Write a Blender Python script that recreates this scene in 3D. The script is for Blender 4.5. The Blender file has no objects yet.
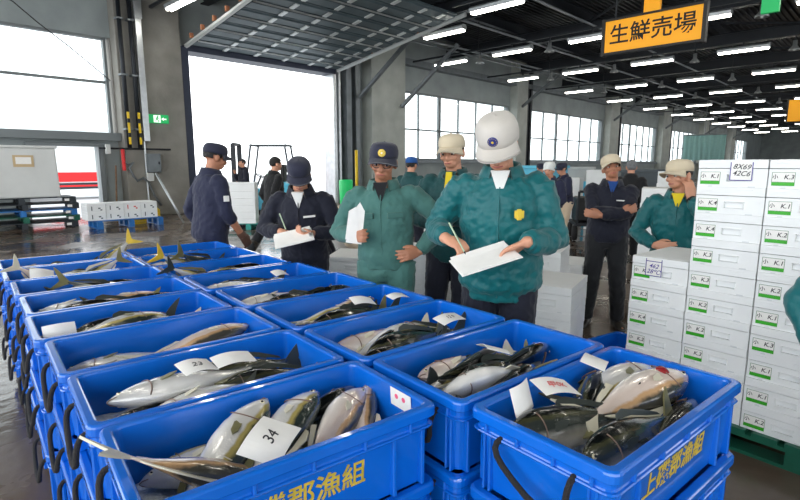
import bpy, math, random
from mathutils import Vector as V, Matrix as M, Euler, noise
R = math.radians
C = bpy.context.scene.collection
S = bpy.context.scene
# ------------------------------------------------------------------ camera, sky, exposure
CAM_H, FPX, PITCH, YAW = 1.52, 515.0, 9.4, 44.2
cd = bpy.data.cameras.new('camera'); cam = bpy.data.objects.new('camera', cd); C.objects.link(cam)
cd.sensor_width = 36.0; cd.lens = FPX / 800 * 36.0; cd.clip_start = 0.05; cd.clip_end = 500
_p, _a = R(PITCH), R(YAW)
FWD = V((math.cos(_a) * math.cos(_p), math.sin(_a) * math.cos(_p), -math.sin(_p)))
RGT = V((math.sin(_a), -math.cos(_a), 0)); UPV = RGT.cross(FWD)
cam.matrix_world = M(((RGT.x, UPV.x, -FWD.x, 0), (RGT.y, UPV.y, -FWD.y, 0), (RGT.z, UPV.z, -FWD.z, CAM_H), (0, 0, 0, 1)))
S.camera = cam
S.view_settings.view_transform = 'Standard'; S.view_settings.look = 'None'
S.view_settings.gamma = 1.0; S.view_settings.use_curve_mapping = False
S.view_settings.exposure = 0.45
w = bpy.data.worlds.new('sky'); S.world = w; w.use_nodes = True
bg = w.node_tree.nodes['Background']; bg.inputs[0].default_value = (0.93, 0.97, 1.0, 1); bg.inputs[1].default_value = 2.6
try:
    S.cycles.max_bounces = 8; S.cycles.transparent_max_bounces = 12; S.cycles.use_denoising = True
    S.cycles.sample_clamp_indirect = 6.0
except Exception: pass

def ray(x, y): return FWD + RGT * ((x - 400) / FPX) + UPV * ((250 - y) / FPX)
def on_z(x, y, z):
    d = ray(x, y); return V((0, 0, CAM_H)) + d * ((z - CAM_H) / d.z)
def at_depth(x, Z, z=0.0):
    d = ray(x, 165); d.z = 0; f = V((math.cos(_a), math.sin(_a), 0)); d = d / d.dot(f)
    return V((d.x * Z, d.y * Z, z))

# ------------------------------------------------------------------ materials
MATS = {}
def lin(c):
    def f(u): u /= 255.0; return u / 12.92 if u <= 0.04045 else ((u + 0.055) / 1.055) ** 2.4
    return (f(c[0]), f(c[1]), f(c[2]), 1)
def mat(name, rgb, rough=0.6, metal=0.0, var=0.0, vscale=6.0, bump=0.0, bscale=40.0, coat=0.0, emit=0.0, spec=0.5, rvar=0.0, sheen=0.0):
    m = bpy.data.materials.new(name); m.use_nodes = True; n = m.node_tree.nodes; l = m.node_tree.links
    b = n['Principled BSDF']; c = lin(rgb)
    b.inputs['Base Color'].default_value = c; b.inputs['Roughness'].default_value = rough
    b.inputs['Metallic'].default_value = metal; b.inputs['Coat Weight'].default_value = coat
    b.inputs['Specular IOR Level'].default_value = spec; b.inputs['Sheen Weight'].default_value = sheen
    if emit:
        b.inputs['Emission Color'].default_value = c; b.inputs['Emission Strength'].default_value = emit
    if var or bump or rvar:
        tc = n.new('ShaderNodeTexCoord')
    if var or rvar:
        t = n.new('ShaderNodeTexNoise'); t.inputs['Scale'].default_value = vscale; t.inputs['Detail'].default_value = 6
        l.new(tc.outputs['Object'], t.inputs['Vector'])
        if var:
            r = n.new('ShaderNodeValToRGB'); l.new(t.outputs['Fac'], r.inputs['Fac'])
            r.color_ramp.elements[0].position = 0.3; r.color_ramp.elements[1].position = 0.7
            r.color_ramp.elements[0].color = tuple(max(0, x * (1 - var)) for x in c[:3]) + (1,)
            r.color_ramp.elements[1].color = tuple(min(1, x * (1 + var)) for x in c[:3]) + (1,)
            l.new(r.outputs['Color'], b.inputs['Base Color'])
        if rvar:
            mr = n.new('ShaderNodeMapRange'); l.new(t.outputs['Fac'], mr.inputs['Value'])
            mr.inputs['From Min'].default_value = 0.35; mr.inputs['From Max'].default_value = 0.65
            mr.inputs['To Min'].default_value = max(0, rough - rvar); mr.inputs['To Max'].default_value = min(1, rough + rvar)
            l.new(mr.outputs['Result'], b.inputs['Roughness'])
    if bump:
        t2 = n.new('ShaderNodeTexNoise'); t2.inputs['Scale'].default_value = bscale; t2.inputs['Detail'].default_value = 5
        l.new(tc.outputs['Object'], t2.inputs['Vector'])
        bp = n.new('ShaderNodeBump'); bp.inputs['Strength'].default_value = bump; bp.inputs['Distance'].default_value = 0.02
        l.new(t2.outputs['Fac'], bp.inputs['Height']); l.new(bp.outputs['Normal'], b.inputs['Normal'])
    MATS[name] = m; return m

mat('crate_blue', (6, 102, 206), 0.24, var=0.08, vscale=5, spec=0.6, coat=0.5)
mat('yellow_ink', (205, 178, 60), 0.5, var=0.25, vscale=30)
mat('rope', (38, 36, 36), 0.8, bump=0.6, bscale=300)
mat('paper', (238, 236, 232), 0.7, var=0.03, vscale=20)
mat('ink', (40, 40, 48), 0.6); mat('purple_ink', (72, 62, 150), 0.6); mat('pink_ink', (240, 90, 130), 0.6); mat('red_ink', (210, 60, 60), 0.6)
mat('foam', (236, 238, 238), 0.55, var=0.02, vscale=8, bump=0.15, bscale=250)
mat('foam_groove', (214, 218, 220), 0.7)
mat('green_label', (52, 170, 30), 0.45); mat('label_edge', (60, 110, 60), 0.6)
mat('pallet_green', (22, 92, 72), 0.45, var=0.2); mat('pallet_dark', (40, 46, 52), 0.6, var=0.2); mat('pallet_blue', (30, 105, 175), 0.5, var=0.15); mat('pallet_teal', (30, 140, 130), 0.5, var=0.15)
mat('wood', (120, 92, 68), 0.7, var=0.25, vscale=10)
mat('wall_paint', (150, 158, 158), 0.7, var=0.16, vscale=0.9, bump=0.1, bscale=14)
mat('concrete', (138, 135, 128), 0.8, var=0.28, vscale=1.1, bump=0.25, bscale=18)
mat('concrete_pale', (176, 180, 174), 0.75, var=0.14, vscale=1.5, bump=0.2, bscale=18)
mat('steel_dark', (36, 40, 46), 0.5, 0.3, var=0.15, vscale=2); mat('roof_dark', (28, 31, 36), 0.6, 0.2, var=0.2, vscale=1.2)
mat('steel_grey', (120, 126, 130), 0.45, 0.5, var=0.15, vscale=3); mat('steel_bright', (196, 200, 202), 0.32, 0.8, var=0.1)
mat('frame_grey', (118, 124, 126), 0.5, 0.3); mat('door_blue', (48, 54, 72), 0.5, 0.2, var=0.1)
mat('shutter', (84, 98, 104), 0.5, 0.3, var=0.15, vscale=2); mat('hinge_pale', (206, 210, 210), 0.4, 0.4); mat('rust', (176, 116, 84), 0.7, var=0.3, vscale=6)
mat('tube', (255, 250, 238), 0.4, emit=16.0); mat('lamp_dome', (172, 176, 178), 0.35, 0.6); mat('lamp_glass', (230, 232, 228), 0.25)
mat('sign_orange', (250, 170, 16), 0.5, emit=0.22); mat('sign_ink', (22, 20, 16), 0.6); mat('sign_frame', (30, 28, 26), 0.5)  # orange carries a faint added glow to brighten it; no lamp inside the signs
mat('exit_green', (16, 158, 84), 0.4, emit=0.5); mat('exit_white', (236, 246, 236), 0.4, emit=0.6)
mat('hazard_yellow', (238, 200, 30), 0.45); mat('black', (18, 18, 20), 0.5); mat('rubber', (24, 24, 26), 0.75)
mat('red', (226, 38, 42), 0.5); mat('truck_white', (236, 238, 240), 0.35, coat=0.2); mat('panel_white', (206, 208, 206), 0.5, var=0.05, vscale=2)
mat('tan', (196, 172, 132), 0.7); mat('cyan', (86, 190, 220), 0.45); mat('truck_grey', (84, 92, 98), 0.5)
mat('asphalt', (178, 180, 182), 0.8, var=0.1)
mat('skin', (206, 150, 122), 0.5, var=0.06, vscale=14, spec=0.4); mat('skin_tan', (176, 120, 92), 0.5, var=0.06, vscale=14); mat('lip', (168, 96, 86), 0.5)
mat('hair', (24, 21, 20), 0.5, bump=0.6, bscale=160); mat('hair_grey', (120, 122, 124), 0.6, var=0.3, vscale=60, bump=0.6, bscale=160)
mat('eye_white', (225, 222, 218), 0.3); mat('iris', (30, 20, 16), 0.25)
def cloth(name, rgb, rough=0.75): mat(name, rgb, rough, var=0.03, vscale=5, bump=0.4, bscale=8, sheen=0.15, spec=0.3)
cloth('teal', (8, 94, 98), 0.42); cloth('teal_dark', (16, 70, 72), 0.6); cloth('green_work', (66, 110, 104)); cloth('navy', (34, 38, 62)); cloth('navy_dark', (22, 25, 40)); cloth('charcoal', (26, 28, 32)); cloth('black_cloth', (20, 21, 24))
cloth('beige', (206, 186, 160)); cloth('white_cloth', (226, 226, 222)); cloth('cap_pale', (200, 194, 186)); cloth('cap_sand', (206, 192, 166)); cloth('cap_navy', (40, 42, 60)); cloth('cap_blue', (40, 90, 160)); cloth('denim', (26, 66, 130)); cloth('tie', (226, 200, 40)); cloth('curtain_teal', (132, 172, 168))
cloth('glove', (96, 68, 56)); cloth('helmet_white', (230, 232, 228), 0.4)
mat('gold', (222, 190, 60), 0.5); mat('emblem_blue', (40, 50, 120), 0.5); mat('boot', (44, 40, 36), 0.4); mat('glass_rim', (30, 26, 26), 0.3)
mat('clip', (190, 194, 198), 0.3, 0.8); mat('pen', (170, 190, 160), 0.3)

def glass_mat():
    m = bpy.data.materials.new('window_glass'); m.use_nodes = True; n = m.node_tree.nodes; l = m.node_tree.links
    n.remove(n['Principled BSDF']); o = n['Material Output']
    t = n.new('ShaderNodeBsdfTransparent'); t.inputs[0].default_value = (0.93, 0.95, 0.95, 1)
    g = n.new('ShaderNodeBsdfGlossy'); g.inputs['Roughness'].default_value = 0.08
    x = n.new('ShaderNodeMixShader'); x.inputs[0].default_value = 0.07
    l.new(t.outputs[0], x.inputs[1]); l.new(g.outputs[0], x.inputs[2]); l.new(x.outputs[0], o.inputs[0]); MATS['glass'] = m
glass_mat()
def floor_mat():
    m = bpy.data.materials.new('wet_floor'); m.use_nodes = True; n = m.node_tree.nodes; l = m.node_tree.links; b = n['Principled BSDF']
    tc = n.new('ShaderNodeTexCoord')
    a = n.new('ShaderNodeTexNoise'); a.inputs['Scale'].default_value = 0.55; a.inputs['Detail'].default_value = 7; l.new(tc.outputs['Object'], a.inputs['Vector'])
    r = n.new('ShaderNodeValToRGB'); l.new(a.outputs['Fac'], r.inputs['Fac'])
    r.color_ramp.elements[0].position = 0.32; r.color_ramp.elements[0].color = lin((60, 49, 42)); r.color_ramp.elements[1].position = 0.7; r.color_ramp.elements[1].color = lin((106, 91, 78))
    l.new(r.outputs['Color'], b.inputs['Base Color'])
    p = n.new('ShaderNodeTexNoise'); p.inputs['Scale'].default_value = 0.9; p.inputs['Detail'].default_value = 5; l.new(tc.outputs['Object'], p.inputs['Vector'])
    q = n.new('ShaderNodeMapRange'); q.inputs['From Min'].default_value = 0.42; q.inputs['From Max'].default_value = 0.58; q.inputs['To Min'].default_value = 0.06; q.inputs['To Max'].default_value = 0.34
    l.new(p.outputs['Fac'], q.inputs['Value']); l.new(q.outputs['Result'], b.inputs['Roughness'])
    k = n.new('ShaderNodeTexNoise'); k.inputs['Scale'].default_value = 9; k.inputs['Detail'].default_value = 6; l.new(tc.outputs['Object'], k.inputs['Vector'])
    bp = n.new('ShaderNodeBump'); bp.inputs['Strength'].default_value = 0.18; bp.inputs['Distance'].default_value = 0.02
    l.new(k.outputs['Fac'], bp.inputs['Height']); l.new(bp.outputs['Normal'], b.inputs['Normal']); MATS['floor'] = m
floor_mat()
def fish_mat(name, back, flank, belly, stripe):
    m = bpy.data.materials.new(name); m.use_nodes = True; n = m.node_tree.nodes; l = m.node_tree.links; b = n['Principled BSDF']
    tc = n.new('ShaderNodeTexCoord'); sp = n.new('ShaderNodeSeparateXYZ'); l.new(tc.outputs['Object'], sp.inputs[0])
    nz = n.new('ShaderNodeTexNoise'); nz.inputs['Scale'].default_value = 14; nz.inputs['Detail'].default_value = 5; l.new(tc.outputs['Object'], nz.inputs['Vector'])
    ad = n.new('ShaderNodeMath'); ad.operation = 'MULTIPLY_ADD'; ad.inputs[1].default_value = 0.035; l.new(nz.outputs['Fac'], ad.inputs[0]); l.new(sp.outputs['Z'], ad.inputs[2])
    mr = n.new('ShaderNodeMapRange'); mr.inputs['From Min'].default_value = -0.10; mr.inputs['From Max'].default_value = 0.135; l.new(ad.outputs[0], mr.inputs['Value'])
    r = n.new('ShaderNodeValToRGB'); l.new(mr.outputs['Result'], r.inputs['Fac']); e = r.color_ramp.elements
    e[0].position = 0.0; e[0].color = lin(belly); e[1].position = 1.0; e[1].color = lin(back)
    for pos, col in ((0.42, flank), (0.60, flank), (0.655, stripe), (0.70, stripe), (0.78, back)):
        x = e.new(pos); x.color = lin(col)
    l.new(r.outputs['Color'], b.inputs['Base Color'])
    b.inputs['Roughness'].default_value = 0.2; b.inputs['Coat Weight'].default_value = 0.8; b.inputs['Coat Roughness'].default_value = 0.06; b.inputs['Metallic'].default_value = 0.15
    vo = n.new('ShaderNodeTexVoronoi'); vo.inputs['Scale'].default_value = 90; l.new(tc.outputs['Object'], vo.inputs['Vector'])
    bp = n.new('ShaderNodeBump'); bp.inputs['Strength'].default_value = 0.08; bp.inputs['Distance'].default_value = 0.01
    l.new(vo.outputs['Distance'], bp.inputs['Height']); l.new(bp.outputs['Normal'], b.inputs['Normal']); MATS[name] = m
fish_mat('fish_yellowtail', (50, 60, 56), (208, 206, 202), (240, 238, 234), (176, 160, 96))
fish_mat('fish_dark', (12, 17, 18), (50, 56, 52), (206, 200, 188), (66, 66, 46))
fish_mat('fish_rosy', (76, 74, 66), (218, 200, 188), (240, 236, 230), (204, 164, 120))
mat('fin_dark', (46, 52, 48), 0.35); mat('fin_yellow', (214, 180, 48), 0.35, var=0.15, vscale=12); mat('fin_olive', (112, 108, 72), 0.35, var=0.2, vscale=12); mat('fin_pale', (206, 200, 178), 0.4); mat('fish_eye', (236, 226, 190), 0.15); mat('fish_pupil', (10, 12, 16), 0.1); mat('gill', (120, 96, 84), 0.4); mat('flesh', (130, 24, 30), 0.25, coat=0.4)
mat('ice', (226, 234, 240), 0.18, bump=0.8, bscale=70, spec=0.6)

# ------------------------------------------------------------------ mesh helpers
class MB:
    def __init__(s): s.v = []; s.f = []; s.m = []; s.T = M()
    def add(s, vs, fs, mi=0):
        k = len(s.v); s.v += [tuple(s.T @ V(p)) for p in vs]
        for f in fs: s.f.append(tuple(i + k for i in f)); s.m.append(mi)
        return s
    def box(s, c, d, mi=0, rot=None):
        x, y, z = (q / 2 for q in d); P = [V((a * x, b * y, e * z)) for a in (-1, 1) for b in (-1, 1) for e in (-1, 1)]
        if rot is not None: P = [rot @ p for p in P]
        return s.add([p + V(c) for p in P], [(0, 1, 3, 2), (4, 6, 7, 5), (0, 4, 5, 1), (2, 3, 7, 6), (0, 2, 6, 4), (1, 5, 7, 3)], mi)
    def span(s, a, b, mi=0): return s.box([(p + q) / 2 for p, q in zip(a, b)], [abs(q - p) for p, q in zip(a, b)], mi)
    def loft(s, rings, mi=0, cap=True):
        n = len(rings[0]); vs = [p for r in rings for p in r]; fs = []
        for i in range(len(rings) - 1):
            for j in range(n):
                k = (j + 1) % n; fs.append((i * n + j, i * n + k, (i + 1) * n + k, (i + 1) * n + j))
        if cap: fs.append(tuple(range(n))[::-1]); fs.append(tuple((len(rings) - 1) * n + j for j in range(n)))
        return s.add(vs, fs, mi)
    def tube(s, pts, r, n=8, mi=0, round_ends=False, flat=1.0, hint=None):
        pts = [V(p) for p in pts]; rs = list(r) if hasattr(r, '__len__') else [r] * len(pts)
        if round_ends:
            d0 = (pts[0] - pts[1]).normalized(); d1 = (pts[-1] - pts[-2]).normalized()
            a, ra, b, rb = pts[0], rs[0], pts[-1], rs[-1]
            pts = [a + d0 * ra * q for q in (.97, .75, .4)] + pts + [b + d1 * rb * q for q in (.4, .75, .97)]
            rs = [ra * q for q in (.25, .66, .92)] + rs + [rb * q for q in (.92, .66, .25)]
        rings = []; u = None
        for i, p in enumerate(pts):
            t = (pts[min(i + 1, len(pts) - 1)] - pts[max(i - 1, 0)]).normalized()
            if u is None:
                h = V(hint) if hint is not None else (V((0, 0, 1)) if abs(t.z) < 0.9 else V((1, 0, 0)))
                u = (h - t * h.dot(t)).normalized()
            else: u = (u - t * u.dot(t)).normalized()
            w = t.cross(u)
            rings.append([p + (u * math.cos(q) * flat + w * math.sin(q)) * rs[i] for q in (2 * math.pi * j / n for j in range(n))])
        return s.loft(rings, mi)
    def ell(s, c, r, mi=0, n=16, k=10, rot=None):
        c = V(c); rings = []
        for i in range(k + 1):
            a = -math.pi / 2 + math.pi * (i if 0 < i < k else (0.12 if i == 0 else k - 0.12)) / k
            rings.append([])
            for j in range(n):
                q = 2 * math.pi * j / n; p = V((r[0] * math.cos(a) * math.cos(q), r[1] * math.cos(a) * math.sin(q), r[2] * math.sin(a)))
                rings[-1].append(c + (rot @ p if rot is not None else p))
        return s.loft(rings, mi)
    def lathe(s, prof, c=(0, 0, 0), n=20, mi=0, cap=True):
        return s.loft([[(c[0] + r * math.cos(2 * math.pi * j / n), c[1] + r * math.sin(2 * math.pi * j / n), c[2] + z) for j in range(n)] for r, z in prof], mi, cap)
    def prism(s, pts, y0, y1, mi=0, T=None):
        T = T or M(); n = len(pts); vs = [T @ V((p[0], y0, p[1])) for p in pts] + [T @ V((p[0], y1, p[1])) for p in pts]
        return s.add(vs, [tuple(range(n)), tuple(range(2 * n - 1, n - 1, -1))] + [(j, j + n, (j + 1) % n + n, (j + 1) % n) for j in range(n)], mi)
    def mesh(s, name, mats, smooth=False):
        me = bpy.data.meshes.new(name); me.from_pydata(s.v, [], s.f); me.update()
        for m in ([mats] if isinstance(mats, str) else mats): me.materials.append(MATS[m])
        me.polygons.foreach_set('material_index', s.m)
        if smooth: me.polygons.foreach_set('use_smooth', [True] * len(me.polygons))
        me.update(); return me
    def build(s, name, mats, parent=None, smooth=False, bevel=0, seg=2, loc=None, rot=None):
        o = bpy.data.objects.new(name, s.mesh(name, mats, smooth)); C.objects.link(o)
        if parent is not None: o.parent = parent
        if loc is not None: o.location = loc
        if rot is not None: o.rotation_euler = rot
        if bevel:
            b = o.modifiers.new('Bevel', 'BEVEL'); b.width = bevel; b.segments = seg; b.limit_method = 'ANGLE'; b.angle_limit = R(40)
        return o
def fix_normals(me):
    import bmesh
    b = bmesh.new(); b.from_mesh(me); bmesh.ops.recalc_face_normals(b, faces=b.faces); b.to_mesh(me); b.free()
def tag(o, label, cat, group=None):
    o['label'] = label; o['category'] = cat
    if group: o['group'] = group
    return o
def thing(name, label, cat, loc=(0, 0, 0), rz=0, group=None, scale=1.0, rot=None):
    o = bpy.data.objects.new(name, None); o.empty_display_size = 0.1; C.objects.link(o); o.location = loc
    o.rotation_euler = rot if rot is not None else (0, 0, rz); o.scale = (scale,) * 3
    return tag(o, label, cat, group)
def struct(o, **k): o['kind'] = 'structure'; return o
def copy_tree(o, parent=None):
    c = o.copy(); C.objects.link(c); c.parent = parent
    for ch in list(o.children): copy_tree(ch, c)
    return c
def dup(o, loc, rot, label, group=None):
    c = copy_tree(o); c.location = loc; c.rotation_euler = rot; c['label'] = label
    if group: c['group'] = group
    return c
_TX = {}
def text_data(s, shear=0.0, ext=0.0008, bold=0.0):
    k = (s, shear, ext, bold)
    if k not in _TX:
        cu = bpy.data.curves.new('lettering', 'FONT'); cu.body = s; cu.align_x = 'CENTER'; cu.align_y = 'CENTER'; cu.size = 1.0; cu.shear = shear; cu.resolution_u = 3; cu.offset = bold
        o = bpy.data.objects.new('lettering', cu); C.objects.link(o); dg = bpy.context.evaluated_depsgraph_get()
        me = bpy.data.meshes.new_from_object(o.evaluated_get(dg)); bpy.data.objects.remove(o); bpy.data.curves.remove(cu)
        _TX[k] = ([tuple(v.co) for v in me.vertices], [tuple(p.vertices) for p in me.polygons]); bpy.data.meshes.remove(me)
    return _TX[k]
def text(mb, s, T, size, mi=0, shear=0.0, bold=0.0, depth=0.0006):
    """letters in the xy plane of T, facing its +z, with a little thickness"""
    vs, fs = text_data(s, shear, 0, bold); n = len(vs)
    edges = {}
    for f in fs:
        for a, b in zip(f, f[1:] + f[:1]): edges[(a, b)] = edges.get((b, a), 0) or 1
    rim = [(a, b) for (a, b) in edges if (b, a) not in edges]
    pts = [T @ V((v[0] * size, v[1] * size, depth)) for v in vs] + [T @ V((v[0] * size, v[1] * size, 0)) for v in vs]
    mb.add(pts, fs + [(b, a, a + n, b + n) for a, b in rim], mi); return mb
def frameT(o, x, y):
    """a matrix with origin o, x axis x, y axis y, z = x cross y"""
    x = V(x).normalized(); y = V(y); y = (y - x * y.dot(x)).normalized(); z = x.cross(y)
    return M(((x.x, y.x, z.x, o[0]), (x.y, y.y, z.y, o[1]), (x.z, y.z, z.z, o[2]), (0, 0, 0, 1)))
def rrect(hx, hy, z, r, n=4):
    out = []
    for cx, cy, a0 in ((hx - r, hy - r, 0), (-hx + r, hy - r, 90), (-hx + r, -hy + r, 180), (hx - r, -hy + r, 270)):
        for i in range(n + 1):
            a = R(a0 + 90 * i / n); out.append((cx + r * math.cos(a), cy + r * math.sin(a), z))
    return out
ORD = ['first', 'second', 'third', 'fourth', 'fifth', 'sixth', 'seventh', 'eighth', 'ninth', 'tenth', 'eleventh', 'twelfth']

# ------------------------------------------------------------------ the building
YW = 16.7
def build_shell():
    mb = MB(); mb.add([(-6, -9, 0), (98, -9, 0), (98, YW + 0.4, 0), (-6, YW + 0.4, 0), (-6, -9, -.2), (98, -9, -.2), (98, YW + 0.4, -.2), (-6, YW + 0.4, -.2)],
        [(0, 1, 2, 3), (7, 6, 5, 4), (0, 4, 5, 1), (1, 5, 6, 2), (2, 6, 7, 3), (3, 7, 4, 0)]); struct(mb.build('floor', 'floor'))
    mb = MB(); mb.span((-60, YW + .4, -.25), (160, 70, -.05)); struct(mb.build('ground_outside', 'asphalt'))
    # far long wall, with its openings left out
    w = MB(); y0, y1 = YW, YW + .35
    def seg(a, b, z0, z1, m=0): w.span((a, y0, z0), (b, y1, z1), m)
    seg(-6, 7.25, 5.08, 7.6); seg(-6, 3.0, 0, 2.3); seg(3.0, 4.75, 2.03, 2.3); seg(4.75, 5.3, 0, 2.3); seg(5.3, 7.25, 0, 5.08, 1)
    seg(7.25, 13.35, 5.0, 7.6); seg(13.35, 17.0, 0, 7.6)
    x = 17.0; BAYS = [(17.0, 26.1), (28.5, 38.9), (41.6, 50.6), (54.5, 63.5), (66.5, 76), (79, 88)]
    for i, (a, b) in enumerate(BAYS):
        seg(a, b, 0, 1.75); seg(a, b, 4.83, 7.6); nxt = BAYS[i + 1][0] if i + 1 < len(BAYS) else 98; seg(b, nxt, 0, 7.6)
    struct(w.build('wall_far', ['wall_paint', 'concrete']))
    e = MB(); e.span((-6, -9.3, 0), (98, -9, 1.2)); e.span((-6, -9.3, 4.6), (98, -9, 7.6))
    for X in range(-6, 98, 8): e.span((X, -9.3, 1.2), (X + 1.2, -9, 4.6))
    struct(e.build('wall_near', 'wall_paint'))
    e = MB(); e.span((97.6, -9, 0), (98, YW, 7.6)); struct(e.build('wall_end', 'wall_paint'))
    # windows
    def window(i, a, b, z0, z1, nx, rows, heavy=()):
        f = MB(); t = .05
        f.span((a, YW + .02, z0), (b, YW + .2, z0 + .07)); f.span((a, YW + .02, z1 - .07), (b, YW + .2, z1)); f.span((a, YW + .02, z0 + .07), (a + .07, YW + .2, z1 - .07)); f.span((b - .07, YW + .02, z0 + .07), (b, YW + .2, z1 - .07))
        for k in range(1, nx):
            q = a + (b - a) * k / nx; tt = .085 if k in heavy else .016; f.span((q - tt, YW + .05, z0 + .07), (q + tt, YW + .17, z1 - .07))
        for r_ in rows: f.span((a + .07, YW + .06, r_ - .035), (b - .07, YW + .16, r_ + .035))
        o = struct(f.build('window_%d' % i, 'frame_grey'))
        g = MB(); g.span((a + .06, YW + .1, z0 + .06), (b - .06, YW + .112, z1 - .06)); g.build('pane', 'glass', o)
    window(1, -6, 5.2, 2.36, 5.08, 4, (3.85,), (1, 2, 3))
    for i, (a, b) in enumerate(BAYS): window(i + 2, a, b, 1.75, 4.83, 6, (3.15,), (2,))
    # piers that stand proud of the wall
    n = 1
    for a, b, y, m in ((5.32, 7.15, 16.25, 'concrete'), (14.9, 16.9, 16.1, 'concrete_pale'), (26.2, 27.3, 16.2, 'concrete_pale'), (39.2, 40.8, 16.2, 'concrete_pale'), (50.9, 53, 16.2, 'concrete_pale'), (63.8, 65.8, 16.2, 'concrete_pale'), (76.4, 78.4, 16.2, 'concrete_pale')):
        p = MB(); p.span((a, y, 0), (b, YW + .02, 7.3)); struct(p.build('trim_%d' % n, m, bevel=.02)); n += 1
        if a > 20:
            q = MB(); q.span((b + .1, y + .1, 0), (b + .28, YW + .02, 7.3)); q.span((b + .5, y + .1, 0), (b + .68, YW + .02, 7.3)); q.span((b + .1, y + .3, .3), (b + .68, YW + .02, 7.2)); struct(q.build('trim_%d' % n, 'steel_dark')); n += 1
            q = MB(); q.tube([(a + .5, y, 4.8), (a + .5, 13.6, 6.6)], .09, 6); struct(q.build('trim_%d' % n, 'steel_grey')); n += 1
    p = MB(); p.span((13.6, 16.15, 0), (13.85, YW + .02, 6.0)); p.span((14.2, 16.3, 0), (14.42, YW + .02, 6.4)); struct(p.build('trim_%d' % n, 'steel_grey')); n += 1
    p = MB(); p.tube([(14.3, 16.2, 4.2), (15.0, 13.8, 6.4)], .1, 6); p.tube([(16.6, 16.05, 4.0), (17.6, 13.8, 6.4)], .1, 6); struct(p.build('trim_%d' % n, 'steel_grey')); n += 1
    g = MB(); g.span((13.4, 16.3, 5.9), (97, YW + .02, 6.15)); struct(g.build('trim_%d' % n, 'steel_grey')); n += 1     # wall-head girt
    for yy, zz, r_ in ((13.9, 6.3, .05), (14.3, 6.25, .035), (11.6, 6.45, .05), (8.6, 6.42, .04)):
        g = MB(); g.tube([(13.8, yy, zz), (70, yy, zz)], r_, 8); struct(g.build('trim_%d' % n, 'steel_grey')); n += 1
    g = MB(); g.span((-6, 16.4, 2.2), (5.3, YW + .02, 2.42)); struct(g.build('trim_%d' % n, 'frame_grey')); n += 1
    g = MB(); g.span((17, 16.5, 1.6), (97, YW + .02, 1.75)); struct(g.build('trim_%d' % n, 'steel_grey')); n += 1
    g = MB(); g.span((4.7, 16.5, 0), (4.84, YW + .02, 2.1)); g.span((3.0, 16.5, 2.03), (4.7, YW + .02, 2.12)); struct(g.build('trim_%d' % n, 'frame_grey', bevel=.01)); n += 1
    # ceiling deck, corrugated along x
    c = MB(); pts = []
    for k in range(0, 130):
        y = -9 + k * .2; pts += [(y, 7.55), (y + .08, 7.55), (y + .1, 7.48), (y + .18, 7.48)]
    top = [(p[0], p[1] + .06) for p in pts]; m = len(pts)
    vs = [(-6, p[0], p[1]) for p in pts] + [(98, p[0], p[1]) for p in pts] + [(-6, p[0], 7.75) for p in pts] + [(98, p[0], 7.75) for p in pts]
    fs = [(i, i + 1, m + i + 1, m + i) for i in range(m - 1)] + [(2 * m + i, 3 * m + i, 3 * m + i + 1, 2 * m + i + 1) for i in range(m - 1)]
    c.add(vs, fs); struct(c.build('ceiling', 'roof_dark'))
    # roof steel: I beams across the hall on the column lines and purlins along it
    def ibeam(a, b, h, wd, ax):
        q = MB()
        for dz, hh, ww in ((0, .03, wd), (h - .03, .03, wd), (.03, h - .06, .03)):
            if ax == 'y': q.span((a[0] - ww / 2, a[1], a[2] + dz), (a[0] + ww / 2, b[1], a[2] + dz + hh))
            else: q.span((a[0], a[1] - ww / 2, a[2] + dz), (b[0], a[1] + ww / 2, a[2] + dz + hh))
        return q
    for X in (-4.5, 2.4, 8.2, 14.6, 20.4, 26.4, 32.3, 39.2, 45, 51, 58, 64, 71, 78, 85):
        struct(ibeam((X, -9, 6.55), (X, YW, 0), .5, .26, 'y').build('trim_%d' % n, 'steel_dark')); n += 1
    for Y in (-4, 0.2, 3.4, 6.5, 9.7, 12.7, 15.6):
        struct(ibeam((-6, Y, 7.05), (97, 0, 0), .42, .2, 'x').build('trim_%d' % n, 'steel_dark')); n += 1
    # crossed wind bracing seen above the lights
    for X in (8.4, 14.7, 20.5, 26.5):
        q = MB(); q.tube([(X, 3.4, 7.0), (X + 5.8, 9.7, 7.0)], .05, 6); q.tube([(X + 5.8, 3.4, 6.98), (X, 9.7, 6.98)], .05, 6); struct(q.build('trim_%d' % n, 'steel_dark')); n += 1
    # the big doorway: frame posts and the sectional door run up under the roof
    j = MB(); j.span((7.15, 16.3, 0), (7.4, YW + .3, 5.1)); j.span((7.4, 16.3, 4.98), (13.2, YW + .3, 5.22)); struct(j.build('trim_%d' % n, 'door_blue', bevel=.01)); n += 1
    j = MB(); j.span((13.1, 16.35, 0), (13.25, YW + .3, 5.0)); j.span((13.32, 16.3, 0), (13.42, YW + .3, 5.1)); struct(j.build('trim_%d' % n, 'steel_bright', bevel=.01)); n += 1
    d = MB(); A, B = V((0, 16.25, 5.15)), V((0, 10.3, 6.0)); L = (B - A).length; dv = (B - A).normalized(); nv = V((0, dv.z, -dv.y))
    x0, x1 = 7.45, 13.1; prof = [(0, -.0), (L, 0)]
    K = 11
    for k in range(K):
        a = A + dv * (L * k / K + .02); b = A + dv * (L * (k + 1) / K - .02); mid = [a.lerp(b, t) for t in (0, .12, .2, .8, .88, 1)]; off = (0, 0, .03, .03, 0, 0)
        under = [p - nv * (o - .0) for p, o in zip(mid, off)]; over = [p + nv * .05 for p in mid]
        ring = under + over[::-1]; d.loft([[(x0, p.y, p.z) for p in ring], [(x1, p.y, p.z) for p in ring]])
    door = struct(d.build('door_1', 'shutter'))
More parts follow.
